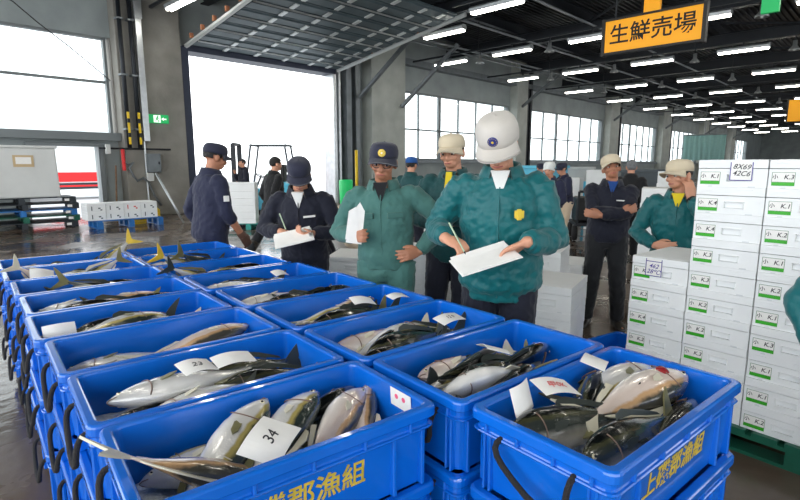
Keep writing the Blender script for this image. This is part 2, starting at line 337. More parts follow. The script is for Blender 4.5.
    for X in (8.5, 9.6, 10.7, 11.8, 12.6):
        h = MB()
        for k in range(K): 
            p = A + dv * (L * (k + .5) / K) - nv * .05; h.box((X, p.y, p.z), (.13, .3, .03), 0, M.Rotation(math.atan2(dv.z, dv.y), 3, 'X'))
        h.build('hinge_strap', 'hinge_pale', door)
    for k in range(1, K):
        p = A + dv * (L * k / K) - nv * .04
        if k % 2: h = MB(); h.tube([(x0, p.y, p.z), (x1, p.y, p.z)], .025, 6); h.build('stiffener', 'steel_bright', door)
    for X in (7.3, 13.22):
        t = MB(); t.tube([(X, 16.2, 5.1), (X, 10.1, 6.0)], .07, 6); ob = t.build('track', 'hinge_pale', door)
        for k in range(8):
            p = A + dv * (L * (k + .6) / 8); t = MB(); t.box((X, p.y, p.z + .12), (.1, .07, .14)); t.build('track_bracket', 'rust', door)
build_shell()

# ------------------------------------------------------------------ ceiling lights on their rails
def build_lights():
    ZL = 5.7
    proto = thing('fluorescent_light', '', 'light', (0, 0, 0))
    m = MB(); m.prism([(-.13, .09), (-.11, .0), (.11, .0), (.13, .09), (.06, .15), (-.06, .15)], -.83, .83); m.build('housing', 'lamp_dome', proto)
    for sx in (-.055, .055):
        m = MB(); m.tube([(sx, -.79, -.025), (sx, .79, -.025)], .032, 10); m.build('lamp_tube', 'tube', proto, smooth=True)
    m = MB(); m.box((0, 0, .21), (.06, .05, .14)); m.build('hanger', 'steel_dark', proto)
    dproto = thing('dome_lamp', '', 'lamp', (0, 0, 0))
    m = MB(); m.lathe([(.02, .34), (.06, .33), (.07, .16), (.1, .12), (.17, .03), (.175, 0), (.165, 0.005), (.09, .11), (.02, .14)], n=20); m.build('reflector', 'lamp_dome', dproto, smooth=True)
    m = MB(); m.ell((0, 0, .05), (.06, .06, .07)); m.build('bulb', 'lamp_glass', dproto, smooth=True)
    m = MB(); m.tube([(0, 0, .34), (0, 0, .5)], .02, 8); m.build('hanger', 'steel_dark', dproto)
    rows = [17.5, 23.2, 29.3, 35.3, 42.0, 48.5, 55, 61.5, 68, 75, 82]
    first = firstd = True
    for ri, X in enumerate(rows):
        r = MB(); r.box((X, 3.6, ZL + .31), (.07, 25.2, .07)); 
        for Y in (-4, .2, 6.5, 12.7): r.box((X, Y, ZL + .85), (.03, .03, 1.02))
        tag(r.build('light_rail', 'steel_dark'), 'dark steel rail carrying the %s row of ceiling lights beyond the doorway' % ORD[ri], 'rail', 'light rails under the roof')
        for li, Y in enumerate((14.1, 11.15, 8.05, 4.85, 1.75, -1.4)):
            if Y < .112 * X - 1.2: continue
            lab = 'white twin-tube strip light, %s from the windowed wall in the %s light row' % (ORD[li], ORD[ri])
            o = proto if first else copy_tree(proto); first = False
            o.location = (X, Y, ZL); tag(o, lab, 'light', 'strip lights under the dark roof')
        if ri < 6:
            for li, Y in enumerate((12.6, 9.6, 6.45, 3.3)):
                if Y < .112 * X - .6: continue
                o = dproto if firstd else copy_tree(dproto); firstd = False
                o.location = (X, Y, ZL - .225); tag(o, 'round grey dome lamp, %s from the windowed wall on the %s light rail' % (ORD[li], ORD[ri]), 'lamp', 'dome lamps between the strip lights')
    for X, Y, lab in ((12.35, 8.4, 'white strip light at the top edge left of the orange sign'), (13.6, 11.25, 'white strip light beside the raised shutter corner'), (17.5, -1.4, 'white strip light cut by the top right corner')):
        o = copy_tree(proto); o.location = (X, Y, ZL); tag(o, lab, 'light', 'strip lights under the dark roof')
    for X, nm in ((6.3, 'row this side of the doorway'), (.4, 'row above the blue crates')):
        r = MB(); r.box((X, 3.6, ZL + .31), (.07, 25.2, .07))
        for Y in (-4, .2, 6.5, 12.7): r.box((X, Y, ZL + .85), (.03, .03, 1.02))
        tag(r.build('light_rail', 'steel_dark'), 'dark steel rail of the light %s' % nm, 'rail', 'light rails under the roof')
        for li, Y in enumerate((14.1, 11.15, 8.05, 4.85, 1.75, -1.4, -4.5)):
            o = copy_tree(proto); o.location = (X, Y, ZL); tag(o, 'strip light, %s from the windowed wall in the %s' % (ORD[li], nm), 'light', 'strip lights under the dark roof')
    o = copy_tree(proto); p = at_depth(183, 9.5); o.location = (p.x, p.y, 5.3 - .9 + .15 + .05); o.location.z = 4.62; o.rotation_euler = (0, 0, 0); tag(o, 'white strip light at the top edge above the shutter track', 'light', 'strip lights under the dark roof')
    r = MB(); r.box((p.x, p.y, 5.78), (.04, .04, 1.8)); r.build('drop_rod', 'steel_dark', o, loc=(-p.x, -p.y, -4.62))
    for X, Y in ((12.35, 8.4), (13.6, 11.25)):
        r = MB(); r.box((X, Y, ZL + .31), (.07, 3.0, .07)); r.box((X, Y - 1, ZL + .88), (.03, .03, 1.1)); r.box((X, Y + 1, ZL + .88), (.03, .03, 1.1))
        tag(r.build('light_rail', 'steel_dark'), 'short dark rail over the strip light %s' % ('beside the raised shutter' if X > 13 else 'at the top edge of the view'), 'rail', 'light rails under the roof')
build_lights()

def on_x(x, y, X):
    d = ray(x, y); return V((0, 0, CAM_H)) + d * (X / d.x)
def on_y(x, y, Y):
    d = ray(x, y); return V((0, 0, CAM_H)) + d * (Y / d.y)
# ------------------------------------------------------------------ signs and fittings on the wall
def build_signs():
    X = 12.0; a = on_x(607, 20, X); b = on_x(705, 7, X); c = on_x(607, 53, X); d = on_x(703, 40, X)
    zc = (a.z + b.z + c.z + d.z) / 4; yc = (a.y + b.y) / 2; wd = abs(a.y - b.y); hh = ((a.z - c.z) + (b.z - d.z)) / 2
    t = thing('hanging_sign', 'large orange sign with black market lettering hung from the roof', 'sign', (X, yc, zc))
    m = MB(); m.box((0, 0, 0), (.12, wd, hh)); m.build('sign_panel', 'sign_orange', t, bevel=.01)
    m = MB()
    for s in (-1, 1): m.box((0, s * (wd / 2 + .03), 0), (.16, .07, hh + .12)); m.box((0, 0, s * (hh / 2 + .02)), (.16, wd, .045))
    m.build('sign_frame', 'sign_frame', t)
    m = MB(); text(m, '生鮮売場', frameT((-.061, 0, 0), (0, -1, 0), (0, 0, 1)), wd / 4.45, bold=.012, depth=.004); m.build('lettering', 'sign_ink', t)
    m = MB()
    for s in (-1, 1): m.tube([(0, s * wd * .4, hh / 2 + .03), (0, s * wd * .4, 6.56 - zc)], .02, 6)
    m.build('hanging_rod', 'steel_dark', t)
    m = MB(); m.box((0, yc + .02, 0), (.1, .32, .26)); q = on_x(667, 3, X); o = m.build('hanging_sign', 'sign_orange', loc=(X, 0, q.z + .02)); tag(o, 'small yellow plate hanging above the large orange sign', 'sign')
    m = MB(); m.tube([(0, yc + .02, .13), (0, yc + .02, 6.56 - q.z)], .02, 6); m.build('hanging_rod', 'steel_dark', o)
    p = on_x(771, 4, X); m = MB(); m.box((0, 0, 0), (.1, .28, .3)); o = m.build('hanging_sign', 'exit_green', loc=tuple(p)); tag(o, 'small green exit plate at the top right edge', 'sign'); m = MB(); m.tube([(0, 0, .15), (0, 0, 6.56 - p.z)], .02, 6); m.build('hanging_rod', 'steel_dark', o)
    X = 30; p = on_x(806, 110, X); t = thing('hanging_sign', 'farther orange sign cut by the right edge of the view', 'sign', tuple(p))
    m = MB(); m.box((0, 0, 0), (.12, 1.3, .95)); m.build('sign_panel', 'sign_orange', t); m = MB()
    for s in (-1, 1): m.box((0, s * .68, 0), (.16, .07, 1.05))
    m.build('sign_frame', 'sign_frame', t); m = MB(); m.tube([(0, 0, .5), (0, 0, 6.9 - p.z)], .025, 6); m.build('hanging_rod', 'steel_dark', t)
    # emergency exit sign on the pier
    Y = 16.25; a = on_y(145, 114, Y); b = on_y(168, 124, Y); w_, h_ = abs(b.x - a.x), abs(a.z - b.z); cx, cz = (a.x + b.x) / 2, (a.z + b.z) / 2
    t = thing('exit_sign', 'green emergency exit sign on the concrete pier by the big doorway', 'sign', (cx, Y - .04, cz))
    m = MB(); m.box((0, 0, 0), (w_, .08, h_)); m.build('sign_box', 'exit_green', t, bevel=.008)
    m = MB(); m.box((-.02, -.045, -.0), (.2, .008, h_ * .84)); m.build('door_pictogram', 'exit_white', t)
    m = MB(); m.ell((-.0, -.052, .075), (.022, .006, .022)); m.tube([(-.005, -.052, .05), (-.03, -.052, -.01)], .02, 6); m.tube([(-.03, -.052, -.01), (.02, -.052, -.05), (0, -.052, -.09)], .012, 6); m.tube([(-.03, -.052, -.01), (-.07, -.052, -.05)], .012, 6); m.tube([(-.06, -.052, .02), (-.005, -.052, .04), (.04, -.052, .01)], .01, 6); m.build('running_figure', 'exit_green', t)
    m = MB(); m.prism([(.1, 0), (.17, .05), (.17, .02), (.25, .02), (.25, -.02), (.17, -.02), (.17, -.05)], -.049, -.041); m.build('arrow', 'exit_white', t)
    # pipes, guards, hose, boxes on the pier
    def py(x, y, Y): return on_y(x, y, Y)
    Y = 16.1
    for i, (px, r_) in enumerate(((120, .06), (131, .06))):
        a = py(px - 1, 20, Y); x = a.x; t = thing('wall_pipe', '%s vertical pipe running up the concrete pier with a yellow striped foot guard' % ('left dark', 'right dark')[i], 'pipe', (x, Y, 0), 0, 'pipes on the pier')
        m = MB(); m.tube([(0, 0, 2.0), (0, 0, 7.0)], r_, 10); m.build('pipe', 'steel_dark', t, smooth=True)
        m = MB(); m.span((-.025, -.1, 2.1), (.03, -.06, 3.0)); m.build('striped_guard', 'hazard_yellow', t)
        for z in (2.3, 2.7): m = MB(); m.span((-.03, -.105, z), (.035, -.055, z + .12)); m.build('guard_stripe', 'black', t)
        m = MB()
        for z in (2.5, 4, 5.5, 6.8): m = MB(); m.span((-.09, -.07, z), (.09, .16, z + .05)); m.build('pipe_clamp', 'steel_grey', t)
    x = py(137, 40, Y).x; m = MB(); m.span((x - .03, 16.05, 2.2), (x + .14, 16.24, 6.9)); m.span((x - .04, 16.03, 5.6), (x + .17, 16.24, 6.2)); tag(m.build('cable_duct', 'steel_bright', bevel=.01), 'bright metal cable duct on the concrete pier', 'duct')
    x = py(147, 160, Y).x; m = MB(); m.tube([(x, 16.2, .1), (x, 16.2, 2.7)], .03, 8); tag(m.build('conduit', 'steel_bright'), 'thin pale conduit below the green exit sign', 'conduit')
    c = py(154, 163, Y); t = thing('switch_box', 'grey metal switch box on the pier below the exit sign', 'box', (c.x, 16.16, c.z)); m = MB(); m.box((0, 0, 0), (.4, .18, .55)); m.build('housing', 'steel_grey', t, bevel=.01); m = MB(); m.box((0, -.1, 0), (.34, .02, .48)); m.build('door', 'steel_grey', t); m = MB(); m.box((.13, -.12, 0), (.03, .03, .08)); m.build('latch', 'steel_dark', t)
    c = py(151, 177, Y); m = MB(); m.box(tuple(V((c.x, 16.18, c.z))), (.2, .13, .24)); o = m.build('outlet_box', 'panel_white', bevel=.01); tag(o, 'small white outlet box beside the hose on the pier', 'box')
    c = py(109, 149, Y); m = MB(); m.box((c.x, 16.2, c.z), (.12, .1, .26)); tag(m.build('call_box', 'panel_white', bevel=.01), 'small white box on the left edge of the pier', 'box')
    m = MB(); a, b = py(100, 148, Y), py(172, 151, Y); m.tube([(a.x, 16.2, a.z), (b.x, 16.2, a.z)], .025, 8); tag(m.build('wall_pipe', 'steel_dark'), 'thin dark pipe running level across the concrete pier', 'pipe')
    t = thing('hose', 'grey hose looping from a red valve on the concrete pier', 'hose', (0, 0, 0)); pts = [py(*q, 16.1) for q in ((124, 160), (129, 165), (134, 162), (130, 168), (134, 176), (138, 181), (144, 178), (149, 182), (155, 196), (162, 207))]; pts[-1].z = .3
    m = MB(); m.tube([(q.x, 16.14, q.z) for q in pts], .035, 8); m.build('tubing', 'steel_grey', t, smooth=True)
    c = py(124, 160, 16.1); m = MB(); m.tube([(c.x, 16.14, c.z + .3), (c.x, 16.14, c.z - .3)], .05, 8); m.build('valve', 'red', t)
    c = py(122, 180, 16.1); m = MB(); m.tube([(c.x - .25, 16.0, .0), (c.x - .1, 16.2, 1.5)], .025, 8); m.box((c.x - .25, 16.0, .06), (.35, .1, .1)); tag(m.build('broom', 'wood'), 'wooden broom leaning on the concrete pier near the side door', 'broom')
    # slack cable across the window
    m = MB(); pts = [py(*q, 16.05) for q in ((14, 0), (40, 22), (70, 45), (112, 80))]; m.tube([(pts[0].x - .3, 16.66, pts[0].z + .3)] + [(q.x, 16.2, q.z) for q in pts] + [(pts[-1].x, 16.27, pts[-1].z)], .014, 6); tag(m.build('cable', 'black'), 'slack black cable slanting across the upper left window', 'cable')
    c = py(144, 218, 15.6); t = thing('wheel_chock', 'yellow plastic block on the wet floor at the foot of the pier', 'block', (c.x, 15.6, 0)); m = MB(); m.prism([(-.4, 0), (-.4, .28), (-.3, .36), (.26, .36), (.4, .24), (.4, 0)], -.2, .2); m.build('block', 'hazard_yellow', t, bevel=.03); m = MB(); m.box((0, -.205, .2), (.3, .012, .07)); m.build('stripe', 'black', t)
    for px, Y2, lab in ((357, 13.2, 'pale upright post in front of the far pier behind the note taker'), (182, 13.6, 'pale pole leaning by the left jamb of the doorway')):
        c = py(px, 200, Y2); m = MB(); lean = .35 if px < 200 else 0; m.tube([(c.x, Y2, 0), (c.x - lean, Y2 + lean * 2, 2.0 - lean * 2)], .05 - lean * .06, 10); tag(m.build('post', 'hazard_yellow' if px > 300 else 'steel_bright', smooth=True), lab, 'post')
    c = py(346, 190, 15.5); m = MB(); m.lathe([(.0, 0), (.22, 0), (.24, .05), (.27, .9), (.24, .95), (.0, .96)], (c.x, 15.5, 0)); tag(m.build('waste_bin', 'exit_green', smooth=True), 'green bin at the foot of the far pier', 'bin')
build_signs()

# ------------------------------------------------------------------ crates of fish
CL, CW, CH, PITCHZ, BASE = .80, .443, .24, .241, .121
def crate_body():
    m = MB(); r = .03
    def ring(hx, hy, z, rr=r): return rrect(hx, hy, z, rr)
    hx, hy = CL / 2, CW / 2
    m.loft([ring(hx - .03, hy - .03, 0), ring(hx - .018, hy - .018, .172), ring(hx - .004, hy - .004, .175), ring(hx - .004, hy - .004, .181), ring(hx - .014, hy - .014, .183), ring(hx - .013, hy - .013, .205), ring(hx, hy, .208), ring(hx, hy, CH - .006), ring(hx - .005, hy - .005, CH),
            ring(hx - .026, hy - .026, CH, .02), ring(hx - .031, hy - .031, CH - .006, .02), ring(hx - .042, hy - .042, .022, .02)])
    m.f = m.f[:-1]; m.m = m.m[:-1]     # open the loft cap at the inner floor, then close it flat
    k = len(m.v); n = 20; m.f.append(tuple(range(k - n, k))); m.m.append(0)
    for s in (-1, 1):
        for x in (-.3, -.15, 0, .15, .3): m.box((x, s * (hy - .011), .195), (.01, .018, .028))
        for x in (-.35, -.25, .25, .35): m.box((x, s * (hy - .021), .088), (.014, .022, .172))
        for y in (-.16, -.055, .055, .16): m.box((s * (hx - .011), y, .195), (.018, .01, .028))
        for y in (-.17, -.15, .15, .17): m.box((s * (hx - .021), y, .088), (.022, .008, .172))
    return m
def rope_loop(s, k):
    m = MB(); x = s * (CL / 2 - .006); rnd = random.Random(k); sw = rnd.uniform(-.03, .03); dp = rnd.uniform(.075, .12); sw -= .03
    pts = [(x - s * .02, -.11, .18), (x + s * .012, -.113, .178), (x + s * .028, -.11, .13), (x + s * .03, -.07 + sw, .18 - dp * .8), (x + s * .034, sw, .18 - dp), (x + s * .03, .07 + sw * .5, .18 - dp * .62), (x + s * .026, .105, .15), (x + s * .012, .113, .178), (x - s * .02, .11, .18)]
    q = []
    for i in range(len(pts) - 1):
        a, b = V(pts[i]), V(pts[i + 1]); q += [a.lerp(b, t) for t in (0, .5)]
    q.append(V(pts[-1])); q = [q[0]] + [(q[i - 1] + q[i] * 2 + q[i + 1]) / 4 for i in range(1, len(q) - 1)] + [q[-1]]
    m.tube(q, .0085, 8); return m
def build_crate(k=0):
    t = thing('fish_crate', '', 'crate')
    crate_body().build('tub', 'crate_blue', t, bevel=.003, seg=1)
    m = MB(); text(m, '上磯郡漁組', frameT((-.03, -CW / 2 + .0212, .112), (1, 0, 0), (0, -.07, 1)), .076, bold=.014, depth=.0008); m.build('lettering', 'yellow_ink', t)
    for s in (-1, 1): rope_loop(s, k * 2 + s).build('rope_handle', 'rope', t, smooth=True)
    return t
protos = [build_crate(i) for i in range(3)]
A1 = (.706, 1.163); TOPZ = BASE + 2 * PITCHZ
rr = random.Random(5); CR = {}; used = [False] * 3
rowA = [(A1[0] + .035 * k + rr.uniform(-.012, .012), A1[1] + .455 * k, R(-8.5 + min(k, 3) * .9 + rr.uniform(-.6, .6))) for k in range(8)]
rowB = [(1.496, .556, R(-6.3))] + [(1.545 + .026 * k + rr.uniform(-.012, .012), 1.012 + .457 * k, R(-6.2 + rr.uniform(-.7, .7))) for k in range(8)]
def place_crate(i, loc, rz, label, group):
    p = protos[i % 3]
    o = p if not used[i % 3] else copy_tree(p); used[i % 3] = True
    o.location = loc; o.rotation_euler = (0, 0, rz); tag(o, label, 'crate', group); return o
cnt = 0
for col, rows, side in (('A', rowA, 'left'), ('B', rowB, 'right')):
    for k, (x, y, rz) in enumerate(rows):
        for lv in range(3):
            cnt += 1
            jx, jy = (rr.uniform(-.008, .008), rr.uniform(-.004, .004)) if lv < 2 else (0, 0)
            lvn = ('bottom', 'middle', 'top')[lv]
            if lv == 2: lab = 'open blue fish crate topping the %s stack of the %s column, counted from the camera' % (ORD[k], side)
            else: lab = 'blue fish crate, %s of the %s stack in the %s column, counted from the camera' % (lvn, ORD[k], side)
            o = place_crate(cnt, (x + jx, y + jy, BASE + lv * PITCHZ), rz, lab, 'blue fish crates of the %s column, %s tier' % (side, lvn))
            if lv == 2: CR[(col, k)] = o
# pallets under the crates
def pallet(name, loc, rz, size, m1, label, group=None, h=.12):
    t = thing(name, label, 'pallet', loc, rz, group); a, b = size
    d = MB(); n = 7
    for i in range(n): d.box((0, -b / 2 + b * (i + .5) / n, h - .011), (a, b / n * .78, .022))
    for i in (-1, 0, 1): d.box((i * (a / 2 - .05), 0, h - .032), (.1, b, .02))
    d.build('deck', m1, t)
    for i in (-1, 0, 1):
        f = MB()
        for j in (-1, 0, 1): f.box((i * (a / 2 - .06), j * (b / 2 - .06), (h - .042 + .018) / 2 + .0), (.12, .12, h - .042 - .018))
        f.box((i * (a / 2 - .06), 0, .009), (.12, b, .018)); f.build('skid', m1, t)
    return t
for col, rows, side in (('A', rowA, 'left'), ('B', rowB, 'right')):
    for g in range(0, len(rows), 2):
        rs = rows[g:g + 2]; x = sum(r[0] for r in rs) / len(rs); y = sum(r[1] for r in rs) / len(rs)
        pallet('pallet', (x, y, 0), sum(r[2] for r in rs) / len(rs), (.74, .40 * len(rs) + (.045 if len(rs) > 1 else 0)), 'pallet_dark', 'dark plastic pallet under the %s pair of stacks in the %s crate column' % (ORD[g // 2], side), 'pallets under the blue crates')

# ---- fish
def fish_prof(t):
    T = [(0, .008), (.02, .024), (.06, .05), (.12, .079), (.2, .106), (.3, .122), (.42, .124), (.55, .110), (.68, .083), (.8, .052), (.9, .028), (.96, .019), (1, .018)]
    for (a, h), (b, g) in zip(T, T[1:]):
        if t <= b: u = (t - a) / (b - a); u = u * u * (3 - 2 * u) if a > .2 and a < .5 else u; return h + (g - h) * u
    return T[-1][1]
def fish_x(t): return .5 - .83 * t
def build_fish(material, fin, tailm, bend, k):
    t = thing('fish', '', 'fish')
    def bd(p):
        return (p[0], p[1] + bend * (p[0] - .1) ** 2, p[2])
    m = MB(); rings = []; N = 18
    for i in range(27):
        u = i / 26; h = fish_prof(u); w_ = h * (.64 if u < .6 else .64 - .28 * (u - .6) / .4); x = fish_x(u); zc = -.012 * math.sin(math.pi * u) + .004
        if .235 < u < .28: h *= .985; w_ *= .95      # gill cover edge
        ring = []
        for j in range(N):
            q = 2 * math.pi * j / N; cy, sz = math.cos(q), math.sin(q)
            e = .85
            ring.append(bd((x, w_ * math.copysign(abs(cy) ** e, cy), zc + h * (math.copysign(abs(sz) ** 1.05, sz)))))
        rings.append(ring)
    m.loft(rings); b = m.build('body', material, t, smooth=True); fix_normals(b.data)
    def fin_poly(outl, th, name, mt, T=None):
        m = MB(); m.prism(outl, -th / 2, th / 2, 0, T); m.v = [bd(p) for p in m.v]; o = m.build(name, mt, t); fix_normals(o.data); return o
    fin_poly([(-.315, .017), (-.345, .04), (-.40, .09), (-.46, .135), (-.505, .16), (-.49, .125), (-.45, .06), (-.425, .015), (-.418, 0), (-.425, -.015), (-.45, -.06), (-.49, -.125), (-.505, -.155), (-.46, -.13), (-.40, -.085), (-.345, -.035), (-.315, -.015)], .012, 'tail_fin', tailm)
    fin_poly([(.12, .112), (.1, .14), (.04, .155), (-.02, .135), (-.12, .11), (-.26, .055), (-.28, .036), (-.16, .062), (-.02, .102)], .008, 'dorsal_fin', fin)
    fin_poly([(-.03, -.112), (-.06, -.145), (-.1, -.125), (-.2, -.085), (-.27, -.045), (-.27, -.03), (-.15, -.07)], .008, 'anal_fin', fin)
    for s in (-1, 1):
        T = M.Translation((.26, s * .068, -.035)) @ M.Rotation(R(s * -12), 4, 'Z') @ M.Rotation(R(14), 4, 'Y')
        fin_poly([(0, .012), (-.04, .03), (-.1, .026), (-.135, .006), (-.1, -.012), (-.03, -.014)], .006, 'pectoral_fin', fin, T)
        m = MB(); p = bd((.437, s * .0335, .008)); m.ell(p, (.015, .008, .015)); o = m.build('eye', 'fish_eye', t, smooth=True)
        m = MB(); m.ell((p[0], p[1] + s * .005, p[2]), (.008, .0055, .008)); m.build('pupil', 'fish_pupil', o, smooth=True)
    m = MB(); uu = .255; h = fish_prof(uu) * 1.012; x = fish_x(uu); pts = []
    for s in (-1, 1):
        pts = [bd((x + .03 * (1 - (abs(q) / 1.25) ** 2) * -1 + .03, s * h * .645 * abs(math.cos(q)) ** .85, -.008 + h * math.copysign(abs(math.sin(q)) ** 1.05, math.sin(q)))) for q in (-1.2, -.9, -.6, -.3, 0, .3, .6, .85)]
        m.tube(pts, .0035, 6)
    m.build('gill_line', 'gill', t, smooth=True)
    m = MB(); m.tube([bd(p) for p in ((.455, .024, -.016), (.485, .016, -.006), (.5, 0, -.002), (.485, -.016, -.006), (.455, -.024, -.016))], .004, 6); m.build('mouth', 'gill', t, smooth=True)
    return t
FP = {'y1': build_fish('fish_yellowtail', 'fin_olive', 'fin_yellow', .12, 0), 'y2': build_fish('fish_yellowtail', 'fin_pale', 'fin_olive', -.16, 1), 'y3': build_fish('fish_yellowtail', 'fin_olive', 'fin_dark', .05, 2),
      'd1': build_fish('fish_dark', 'fin_dark', 'fin_dark', .14, 3), 'd2': build_fish('fish_dark', 'fin_dark', 'fin_olive', -.1, 4), 'r1': build_fish('fish_rosy', 'fin_pale', 'fin_pale', .1, 5)}
fused = set()
FISH = []
def put_fish(key, crate, xy, z, yaw, roll, L=.56, pitch=0, desc='', lab=None):
    """crate-local centre, yaw of the head, roll 0 = upright"""
    c = CR[crate]; Mx = M.Translation(c.location) @ M.Rotation(c.rotation_euler.z, 4, 'Z')
    p = Mx @ V((xy[0], xy[1], z))
    o = FP[key] if key not in fused else copy_tree(FP[key]); fused.add(key)
    o.location = p; o.rotation_euler = (R(roll), R(-pitch), R(yaw) + c.rotation_euler.z); o.scale = (L, L, L)
    FISH.append((o, crate, xy, key, lab)); return o
def ice(crate, z=.1, amp=.02, seed=0):
    c = CR[crate]; m = MB(); nx, ny = 34, 18; hx, hy = CL / 2 - .047, CW / 2 - .047; vs = []
    for i in range(nx + 1):
        for j in range(ny + 1):
            x, y = -hx + 2 * hx * i / nx, -hy + 2 * hy * j / ny
            vs.append((x, y, z + amp * noise.noise(V((x * 9 + seed, y * 9, seed))) + .008 * noise.noise(V((x * 60, y * 60, seed)))))
    k = len(vs); fs = [(i * (ny + 1) + j, (i + 1) * (ny + 1) + j, (i + 1) * (ny + 1) + j + 1, i * (ny + 1) + j + 1) for i in range(nx) for j in range(ny)]
    edge = [j for j in range(ny + 1)] + [i * (ny + 1) + ny for i in range(1, nx + 1)] + [nx * (ny + 1) + j for j in range(ny - 1, -1, -1)] + [i * (ny + 1) for i in range(nx - 1, 0, -1)]
    low = [(vs[e][0], vs[e][1], .023) for e in edge]; n = len(edge); vs += low
    fs += [(edge[i], edge[(i + 1) % n], k + (i + 1) % n, k + i) for i in range(n)]
    m.add(vs, fs); o = m.build('crushed_ice', 'ice', smooth=True, loc=tuple(c.location), rot=(0, 0, c.rotation_euler.z))
    tag(o, 'crushed ice under the fish in the %s top crate of the %s column' % (ORD[crate[1]], 'left' if crate[0] == 'A' else 'right'), 'ice', 'ice in the crates'); o['kind'] = 'stuff'
# nearest left crate
a = ('A', 0); ice(a, .075, .02, 1)
put_fish('y1', a, (-.165, .0), .145, 38, 100, .53, 14); put_fish('y2', a, (.0, .0), .155, 37, 84, .52, 12)
put_fish('y2', a, (-.09, .10), .115, 176, 80, .48, 0); put_fish('r1', a, (-.235, -.03), .178, 2, 80, .50, -31); put_fish('y3', a, (-.12, -.11), .115, 3, 82, .46, 0)
put_fish('d1', a, (.13, .105), .13, 12, 25, .48, 6); put_fish('r1', a, (.165, -.02), .145, 32, 118, .44, 10); put_fish('r1', a, (.27, -.02), .13, 52, 80, .36, 16)
# second left crate
a = ('A', 1); ice(a, .085, .02, 2)
put_fish('y3', a, (-.03, .03), .185, 184, 95, .58, 2); put_fish('d1', a, (.15, .07), .165, 186, 28, .50, 4); put_fish('d1', a, (-.12, -.09), .145, 176, 40, .48, 0); put_fish('y2', a, (.0, -.10), .175, 188, 100, .56, 0); put_fish('d2', a, (.2, -.07), .165, 172, 40, .42, 0)
# third left crate
a = ('A', 2); ice(a, .09, .025, 3)
put_fish('y1', a, (-.13, -.05), .14, 182, 98, .52, 3); put_fish('r1', a, (.10, .03), .16, 8, 96, .54, 4); put_fish('y2', a, (.15, -.08), .14, 184, 80, .5, 0); put_fish('y3', a, (-.1, .09), .125, 175, 90, .52, 0)
# nearest right crate
a = ('B', 0); ice(a, .075, .02, 9)
put_fish('d1', a, (-.13, .03), .175, 163, 42, .52, 3); put_fish('d2', a, (.02, .10), .165, 22, 42, .50, 4); put_fish('y3', a, (.13, .085), .185, -8, 112, .50, 4)
wf = put_fish('r1', a, (.10, -.01), .195, -9, 112, .56, 3, lab='white-bellied fish with a red cut at its gills in the nearest right crate')
put_fish('d2', a, (-.06, -.11), .175, 176, 38, .50, 0); put_fish('d1', a, (.10, -.12), .14, 4, 40, .48, 0)
m = MB(); m.ell((.30, .052, -.045), (.042, .035, .045)); m.build('red_cut', 'flesh', wf, smooth=True)
rf = random.Random(11)
for col, n0, n1 in (('A', 3, 8), ('B', 1, 9)):
    for k in range(n0, n1):
        a = (col, k); ice(a, .075, .022, k * 3 + (20 if col == 'B' else 0))
        dark = (col == 'B' and k in (1, 2, 3, 4)) or (col == 'A' and k in (4,))
        keys = ['d1', 'd2', 'd1', 'y2', 'r1'] if dark else ['y1', 'y2', 'r1', 'y3', 'd1']
        nf = 5
        for i in range(nf):
            x = -.12 + .24 * (i % 3) / 2 + rf.uniform(-.03, .03); x = max(-.1, min(.1, x)); y = -.10 + .2 * (i / (nf - 1)) + rf.uniform(-.015, .015)
            yaw = (0 if rf.random() < .5 else 180) + rf.uniform(-8, 8)
            key = keys[i % 5]; roll = rf.choice((82, 95, 104, 78)) if key[0] != 'd' else rf.choice((25, 40, 55, 34))
            put_fish(key, a, (x, y), (.148 if dark else .138) + .018 * (i % 2) + rf.uniform(0, .012), yaw, roll, rf.uniform(.5, .57), rf.uniform(-2, 4))
# tails that stand up over the rims
put_fish('y1', ('A', 7), (.31, .05), .20, 195, 20, .5, -38, lab='fish with a raised yellow tail over the far end of the left crate column')
put_fish('y1', ('B', 7), (-.13, .0), .19, 20, 15, .5, -26, lab='fish with its tail fin upright in a far right crate, nearer the left end')
put_fish('d2', ('B', 7), (.0, .0), .19, 15, 10, .5, -28, lab='fish with its tail fin upright in a far right crate, nearer the middle')
put_fish('y3', ('B', 6), (-.22, -.02), .19, 10, 20, .46, -26)
put_fish('d2', ('A', 5), (.02, .03), .165, -24, 14, .5, -20); put_fish('r1', ('A', 6), (-.2, .05), .19, 25, 20, .44, -34); put_fish('y2', ('A', 6), (.12, .0), .19, 195, 20, .46, -26); put_fish('y2', ('B', 1), (-.08, -.07), .185, 176, 140, .50, 2); put_fish('d1', ('B', 1), (-.12, .03), .19, 12, 35, .5, -4)
bycr = {}
for f in FISH: bycr.setdefault(f[1], []).append(f)
KD = {'y': 'yellowtail', 'd': 'dark-backed fish', 'r': 'rosy-bellied fish'}
for cr, fs in bycr.items():
    fs.sort(key=lambda f: f[2][0]); n = len(fs)
    for i, (o, _, xy, key, lab) in enumerate(fs):
        if not lab:
            lab = '%s, %s from the left end, in the %s top crate of the %s column' % (KD[key[0]], ORD[i], ORD[cr[1]], 'left' if cr[0] == 'A' else 'right')
        tag(o, lab, 'fish', 'fish in the %s top crate of the %s column' % (ORD[cr[1]], 'left' if cr[0] == 'A' else 'right'))

